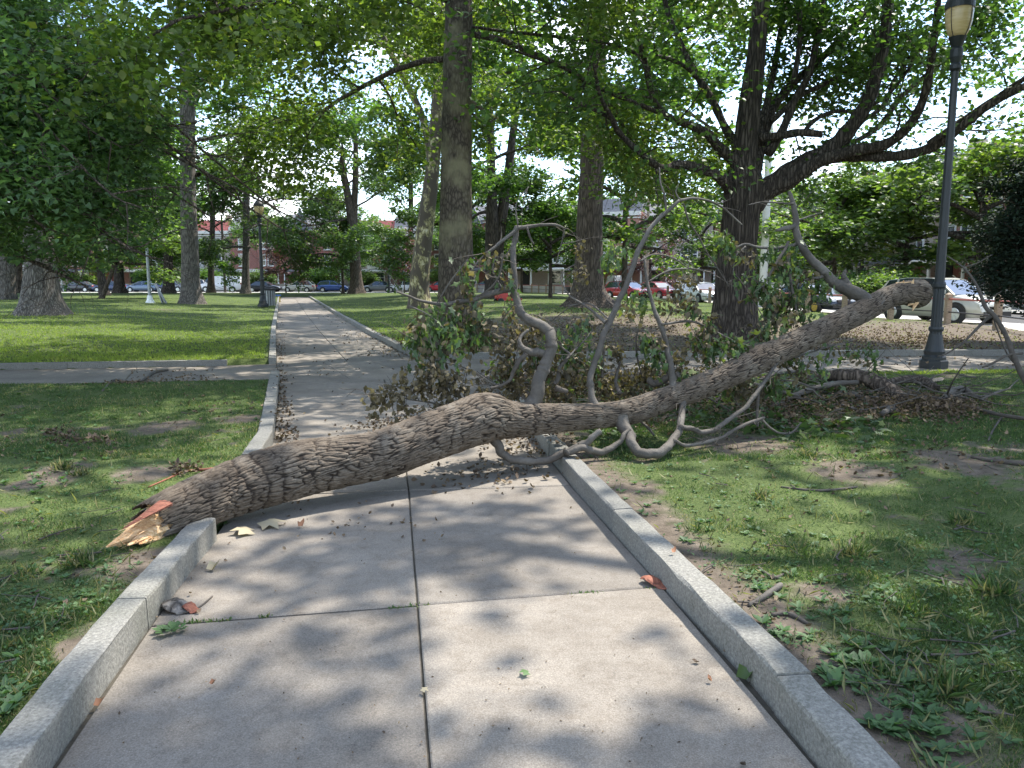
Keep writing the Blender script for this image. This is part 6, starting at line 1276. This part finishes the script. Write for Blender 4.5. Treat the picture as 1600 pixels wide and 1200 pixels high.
litter('fallen_leaves', [(650, 660, 130, 12, 260, .03), (640, 655, 80, 14, 160, .05), (715, 640, 80, 18, 260, .10), (450, 675, 24, 30, 90, .01), (442, 640, 14, 50, 120, .01), (441, 600, 8, 30, 60, .01), (560, 800, 170, 50, 46, 0), (820, 690, 80, 26, 220, .04), (760, 730, 120, 30, 120, .01),
                         (900, 615, 150, 24, 1900, .26), (1080, 612, 160, 24, 2000, .26), (1180, 640, 120, 26, 1300, .2), (1330, 632, 130, 26, 1500, .18), (1420, 645, 110, 20, 1100, .14), (1490, 650, 70, 16, 600, .12), (1240, 665, 120, 20, 380, .04), (990, 650, 90, 30, 500, .08), (820, 600, 60, 20, 500, .2),
                         (1400, 720, 260, 50, 200, 0), (1250, 860, 260, 200, 150, 0), (1150, 1000, 90, 150, 90, 0), (100, 700, 120, 40, 60, 0), (95, 690, 30, 12, 90, .06), (150, 695, 30, 8, 60, .05), (290, 745, 30, 10, 70, .05), (270, 588, 70, 8, 120, .05), (200, 600, 60, 8, 90, .05), (330, 640, 100, 40, 90, 0), (60, 860, 100, 120, 60, 0), (230, 890, 120, 60, 20, 0),
                         (620, 545, 40, 12, 130, 0), (575, 522, 40, 10, 80, 0), (520, 490, 30, 14, 70, 0), (438, 540, 8, 40, 110, 0), (435, 480, 5, 20, 30, 0), (520, 560, 90, 40, 50, 0)], M['leaf_litter'], 71)
litter('leaf_scatter', [(900, 520, 260, 26, 1800, 0), (1250, 525, 300, 26, 2200, 0), (1450, 535, 160, 14, 900, 0), (720, 535, 120, 14, 500, 0), (1100, 550, 400, 6, 500, 0), (1000, 500, 300, 12, 600, 0), (1000, 572, 300, 8, 160, 0), (1450, 566, 120, 8, 60, 0)], M['leaf_litter'], 72, (.05, .09))
litter('green_fallen_leaves', [(1240, 672, 90, 20, 120, .05), (1180, 655, 60, 16, 60, .06), (1340, 672, 40, 12, 34, .05), (1250, 625, 140, 22, 360, .22), (1000, 625, 120, 20, 200, .2), (1120, 615, 100, 20, 260, .28), (1100, 650, 80, 16, 60, .06), (1350, 690, 120, 20, 20, 0), (960, 680, 50, 12, 20, 0)], M['leaf_fallen'], 73, (.08, .15), 'star')
# crumbs on the concrete
rgc = np.random.default_rng(9); px = rgc.uniform(100, 1250, 260); py = 740 + 460 * rgc.random(260) ** .7; X, Y = Gv(px, py, 0); k = on_path(X, Y); X, Y = X[k], Y[k]
link('path_crumbs', leafmesh('path_crumbs', np.stack([X, Y, np.full(len(X), .006)], 1), rgc.normal(0, .3, (len(X), 3)) + [0, 0, 1], rgc.normal(0, 1, (len(X), 3)) * [1, 1, .1], rgc.uniform(.004, .015, len(X)), 'curl'), M['leaf_litter'], kind='stuff')
# brush behind the log
def brush():
    mb = MB(); r = random.Random(31); mg = MB()
    for i in range(270):
        x = r.uniform(770, 1530); y = 612 + r.uniform(-18, 40) * (1 if x < 1350 else .6); p = G(x, y, .1); z = max(TZ(p.x, p.y), 0) + r.random() ** 2 * (.30 if x < 1300 else .12) + .02; a = r.gauss(0, .85) + (math.pi if r.random() < .5 else 0)
        T = bend((p.x, p.y, z), (math.cos(a), math.sin(a) * .9, r.uniform(-.12, .38)), r.uniform(.2, 1.0), r, 5, .16, -.03); T[:, 2] = np.maximum(T[:, 2], TZ(p.x, p.y) + .01); w = r.choice([.004, .005, .007, .010, .016]); (mg if r.random() < .45 else mb).tube(T, list(np.linspace(w, w * .4, len(T))), 5, False)
    mb.build('brushwood', M['branch_dark'], kind='stuff'); mg.build('brushwood_grey', M['branch'], kind='stuff')
    ms = MB()
    for i in range(150):
        x = r.choice([r.uniform(0, 400), r.uniform(1000, 1600), r.uniform(1050, 1600)]); y = r.uniform(640, 1150); p = G(x, y, .1); a0 = np.array([p.x]), np.array([p.y])
        if on_path(*a0)[0] or path_dist(*a0)[0] < .2: continue
        a = r.uniform(0, 6.28); T = bend((p.x, p.y, TZ(p.x, p.y) + .012), (math.cos(a), math.sin(a), 0), r.uniform(.05, .3), r, 4, .18, 0); T[:, 2] = TZ(p.x, p.y) + .012 + .01 * r.random(); w = r.uniform(.002, .006); ms.tube(T, list(np.linspace(w, w * .5, len(T))), 5, False)
    ms.build('ground_twigs', M['branch_dark'], kind='stuff')
brush()
def stick(name, rows, mat, label, cat='branch', group=None, lift=.0, n=9, hs=None):
    """rows (x, y, w px) resting on the ground; hs optional heights"""
    out = []
    for i, (x, y, w) in enumerate(rows):
        h = (hs[i] if hs else 0.0); p = GT(x, y) if h == 0 else G(x, y, h); base = max(p.z, 0.0) if h == 0 else p.z; q = Vector((p.x, p.y, base)); r_ = w / 2 / FPX * (q - CAM).dot(cF); out.append((q.x, q.y, q.z + r_ * .8 + lift, r_))
    o0 = Vector(out[0][:3]); R = cr_interp([(a - o0.x, b - o0.y, c - o0.z, r_) for a, b, c, r_ in out], 5); mb = MB(); mb.tube([tuple(v[:3]) for v in R], [v[3] * (1 + .1 * math.sin(i * 2.3)) for i, v in enumerate(R)], n); o = mb.build(name, M[mat], None, smooth=True); o.location = o0; tag(o, label, cat, group); return o
gl = 'broken limbs lying behind the fallen trunk'
def limb_obj(rows, mat, label, hs, n=12, name='broken_limb', group=gl, cat='branch'): return stick(name, rows, mat, label, cat, group, 0, n, hs)
limb_obj([(1250, 600, 12), (1300, 594, 18), (1345, 598, 23), (1380, 613, 24), (1412, 634, 21)], 'bark_brown', 'thick dark broken limb arched over the brush pile', [.22, .30, .30, .20, .08], 16)
limb_obj([(1205, 640, 8), (1250, 618, 9), (1300, 604, 9), (1340, 600, 7)], 'branch', 'smooth grey curved branch running up to the dark broken limb', [.1, .2, .28, .3])
limb_obj([(1290, 622, 7), (1325, 618, 9), (1360, 628, 7)], 'branch', 'pale grey curved stick beneath the dark broken limb', [.12, .18, .12])
limb_obj([(1370, 603, 8), (1410, 598, 12), (1440, 600, 15), (1462, 612, 13)], 'bark_brown', 'stubby broken limb right of the dark arched one', [.14, .16, .14, .1])
limb_obj([(1378, 650, 9), (1396, 640, 10)], 'branch', 'short pale stub at the foot of the dark broken limb', [.12, .14])
limb_obj([(1470, 632, 10), (1488, 618, 13), (1505, 613, 11), (1530, 622, 5), (1565, 612, 4)], 'branch', 'arched grey root like piece right of the brush pile', [.1, .16, .16, .12, .1])
limb_obj([(1475, 632, 4), (1510, 636, 5), (1560, 650, 6), (1640, 662, 7)], 'branch_dark', 'long thin dark branch reaching the right edge', [.1, .12, .14, .16])
limb_obj([(1567, 650, 3), (1552, 672, 3), (1544, 690, 2.5)], 'branch_dark', 'small dark side twig under the long thin branch', [.12, .1, .1])
limb_obj([(860, 578, 5), (900, 590, 7), (960, 588, 7), (1010, 596, 5)], 'branch', 'grey stick lying across the brush behind the log', [.3, .3, .3, .3])
limb_obj([(1195, 590, 5), (1240, 583, 6), (1300, 586, 5), (1330, 588, 4)], 'branch', 'straight pale stick behind the trunk at the edge of the right cross path', [.12, .14, .12, .1])
limb_obj([(1180, 602, 5), (1220, 614, 6), (1250, 622, 5)], 'branch', 'short pale stick crossing the brush right of the trunk', [.3, .26, .2])
stick('fallen_stick', [(1518, 716, 5), (1550, 722, 7), (1600, 728, 9), (1640, 730, 8)], 'branch_dark', 'crooked dark stick at the right edge in the grass', hs=None)
stick('fallen_stick', [(1170, 948, 6), (1195, 935, 10), (1220, 917, 9)], 'branch', 'stout pale stick in the bare soil right of the kerb')
stick('fallen_stick', [(1205, 963, 6), (1232, 962, 8), (1262, 976, 5)], 'branch_dark', 'twisted half peeled stick below the stout pale one')
stick('fallen_stick', [(1183, 994, 5), (1202, 986, 5), (1219, 981, 4)], 'branch_dark', 'short dark stick close to the right kerb')
stick('fallen_stick', [(1185, 888, 4), (1200, 900, 5), (1212, 905, 6), (1225, 898, 4)], 'branch_dark', 'knotty dark twig above the stout pale stick')
stick('fallen_stick', [(232, 762, 2.5), (265, 748, 3), (290, 738, 4), (340, 734, 5)], 'wood_red', 'thin red brown stick in the left lawn behind the log')
stick('fallen_stick', [(160, 612, 3), (180, 596, 4), (215, 598, 4), (240, 590, 5), (262, 585, 4)], 'branch', 'grey dead branch across the edge of the left cross path')
stick('fallen_stick', [(1275, 1038, 3), (1310, 1042, 5), (1345, 1052, 6)], 'branch_dark', 'dark twig among the broad leaves right of the kerb')
stick('fallen_stick', [(306, 972, 2.5), (320, 962, 3), (333, 950, 2.5)], 'branch_dark', 'thin twig on the path by the left transverse joint')
stick('fallen_stick', [(1220, 762, 3), (1280, 768, 4), (1340, 762, 3)], 'branch_dark', 'thin dark twig in the right lawn')
# dead bough rising at the right edge
def dead_bough():
    r = empty('dead_bough', (8.2, 9.2, 0), 0, 'bare dead bough rising at the right edge in front of the yew', 'branch'); O = Vector((8.2, 9.2, 0))
    def bb(rows, d0, d1):
        out = []
        for i, (x, y, w) in enumerate(rows): q = D(x, y, d0 + (d1 - d0) * i / (len(rows) - 1)); out.append((q.x - O.x, q.y - O.y, q.z, max(w * .72, 1.3) / 2 / FPX * (q - CAM).dot(cF)))
        R = cr_interp(out, 5); mb = MB(); mb.tube([tuple(v[:3]) for v in R], [v[3] * (1 + .08 * math.sin(i * 2)) for i, v in enumerate(R)], 8); mb.build('limb', M['branch_dark'], r, smooth=True)
    bb([(1640, 655, 14), (1605, 600, 13), (1585, 560, 12), (1572, 525, 10), (1555, 495, 10), (1540, 480, 9), (1528, 450, 6), (1512, 425, 5), (1495, 410, 3.5), (1480, 400, 2.5)], 9.0, 9.8)
    bb([(1552, 492, 8), (1540, 500, 7), (1525, 515, 6), (1505, 535, 4), (1480, 552, 3.5), (1465, 557, 3)], 9.5, 9.2)
    bb([(1598, 552, 5), (1575, 555, 5), (1550, 568, 5), (1535, 574, 4)], 9.2, 9.1)
    bb([(1502, 418, 3), (1525, 412, 2.4), (1550, 398, 2)], 9.7, 9.8); bb([(1548, 485, 3), (1560, 520, 3), (1575, 555, 3), (1600, 585, 2)], 9.5, 9.3); bb([(1532, 470, 2.5), (1550, 464, 2), (1565, 455, 1.5)], 9.6, 9.7)
dead_bough()
# single things on the path and kerb
def leafthing(x, y, s, mat, label, rz, z=.004, shape='star', name='fallen_leaf', tilt=.15, onk=False):
    p = G(x, y, .14 if onk else 0); V, F = SHAPES[shape]; V = V.copy(); V[:, 2] *= 1.5; me = npmesh(name, V * s, F, {'rnd': np.full(len(V), .9)}); o = link(name, me, M[mat]); o.location = (p.x, p.y, (.145 if onk else 0) + z + .012); o.rotation_euler = (tilt, -tilt, rz); tag(o, label, 'leaf', 'single leaves on the path')
M['leaf_pale'] = leafmat('leaf_pale', (.24, .2, .12), (.34, .29, .19), .1, None, .8); M['leaf_orange'] = leafmat('leaf_orange', (.19, .085, .042), (.27, .13, .07), .1, None, .7)
leafthing(385, 838, .16, 'leaf_pale', 'large pale maple leaf nearest the kerb end under the log', 2.2)
leafthing(408, 826, .17, 'leaf_pale', 'second pale maple leaf overlapping the first, right', .6)
leafthing(322, 893, .09, 'leaf_pale', 'curled tan leaf by the left kerb', .4, shape='curl')
leafthing(1150, 1063, .10, 'leaf_fallen', 'green folded leaf against the right kerb', .2, shape='curl')
leafthing(1050, 869, .045, 'leaf_orange', 'small orange leaf lying on the right kerb', 1., onk=True, shape='curl')
leafthing(466, 826, .07, 'leaf_orange', 'orange brown leaf on the path below the log', 1.2, shape='curl')
leafthing(660, 1086, .035, 'leaf_pale', 'tiny yellow leaf on the centre joint', 1.)
leafthing(146, 1108, .05, 'leaf_orange', 'small tan leaf at the foot of the left kerb', .6, shape='curl')
leafthing(327, 1073, .035, 'leaf_orange', 'small orange chip on the near slab', .1, shape='curl')
leafthing(823, 1060, .05, 'weed', 'tiny green sprig on the right near slab', 2., shape='star')
leafthing(1112, 1070, .03, 'leaf_orange', 'tiny orange scrap near the right kerb', 2., shape='curl')
def bark_piece(a, b, w, label, red):
    A = G(*a, 0) + Vector((0, 0, .02)); B = G(*b, 0) + Vector((0, 0, .015)); r = random.Random(3); n = 10; m = 12; P, Fm = frames([A.lerp(B, t) for t in np.linspace(0, 1, m)]); vs = []
    for i, (p, (t, u, v)) in enumerate(zip(P, Fm)):
        s = i / (m - 1); e = w * (math.sin(math.pi * (.12 + .8 * s)) ** .6)
        for k in range(n): q = 2 * math.pi * k / n; vs.append(tuple(p - A + (u * math.cos(q) + v * math.sin(q) * .35) * e * (1 + r.uniform(-.18, .18)) + Vector((0, 0, .012 * math.sin(s * 6)))))
    mb = MB(); mb.add(vs, [(i * n + k, i * n + (k + 1) % n, (i + 1) * n + (k + 1) % n, (i + 1) * n + k) for i in range(m - 1) for k in range(n)] + [tuple(range(n))[::-1], tuple((m - 1) * n + k for k in range(n))]); o = mb.build('bark_chunk', M[red]); o.location = A; tag(o, label, 'bark', 'pieces of bark on the path')
bark_piece((256, 950), (300, 956), .055, 'rough grey bark chunk at the foot of the left kerb', 'bark_grey'); bark_piece((288, 953), (310, 957), .03, 'red splinter stuck to the grey bark chunk', 'wood_red'); bark_piece((1003, 908), (1046, 922), .035, 'red brown bark piece against the right kerb', 'wood_red')
def bigbark(a, b, w, z, label, mt):
    bark_piece(a, b, w, label, mt); o = [x for x in bpy.data.objects if x.get('label') == label][0]; o.location.z += z
bigbark((1438, 612), (1470, 602), .09, .10, 'brown split wood on the brush pile', 'wood_post'); bigbark((1512, 648), (1536, 660), .09, .05, 'brown shredded bark lump right of the brush pile', 'bark_brown')
# moss and grass in the transverse joint
rgm = np.random.default_rng(6); t = rgm.random(900); px = 262 + 780 * t; py = 974 - 56 * t + rgm.normal(0, 1.2, 900); X, Y = Gv(px, py, 0); dens = fbm(X, Y, 5, 2); k = dens > .5; X, Y = X[k], Y[k]; n = len(X)
Dm = rgm.normal(0, .6, (n, 3)); Dm[:, 2] = 1; me = leafmesh('joint_moss', np.stack([X, Y, np.full(n, -.008)], 1), rgm.normal(0, 1, (n, 3)), Dm, rgm.uniform(.010, .026, n), 'kite', np.clip(rgm.random(n) * 1.1, 0, 1), wid=.5); link('joint_moss', me, M['grass'], kind='stuff')
wz = [(262, 988, 12, .06), (275, 985, 8, .05), (345, 822, 5, .05)]
Cs, Ns, Ds, Ss = [], [], [], []
for x, y, n, s in wz:
    p = G(x, y, 0)
    for k in range(n): a = k * 2.4; Cs.append([p.x + .02 * math.cos(a), p.y + .02 * math.sin(a), .004]); Ds.append([math.cos(a), math.sin(a), .5]); Ns.append([-math.cos(a) * .5, -math.sin(a) * .5, 1]); Ss.append(s * random.uniform(.6, 1.1))
link('kerb_weeds', leafmesh('kerb_weeds', np.array(Cs), np.array(Ns, float), np.array(Ds, float), np.array(Ss), 'broad', wid=.8), M['weed'], kind='stuff')

print('TRIS', sum(len(m.loops) - 2 * len(m.polygons) for m in bpy.data.meshes if m.users), 'inst', sum(len(o.data.loops) - 2 * len(o.data.polygons) for o in bpy.data.objects if o.type == 'MESH'))
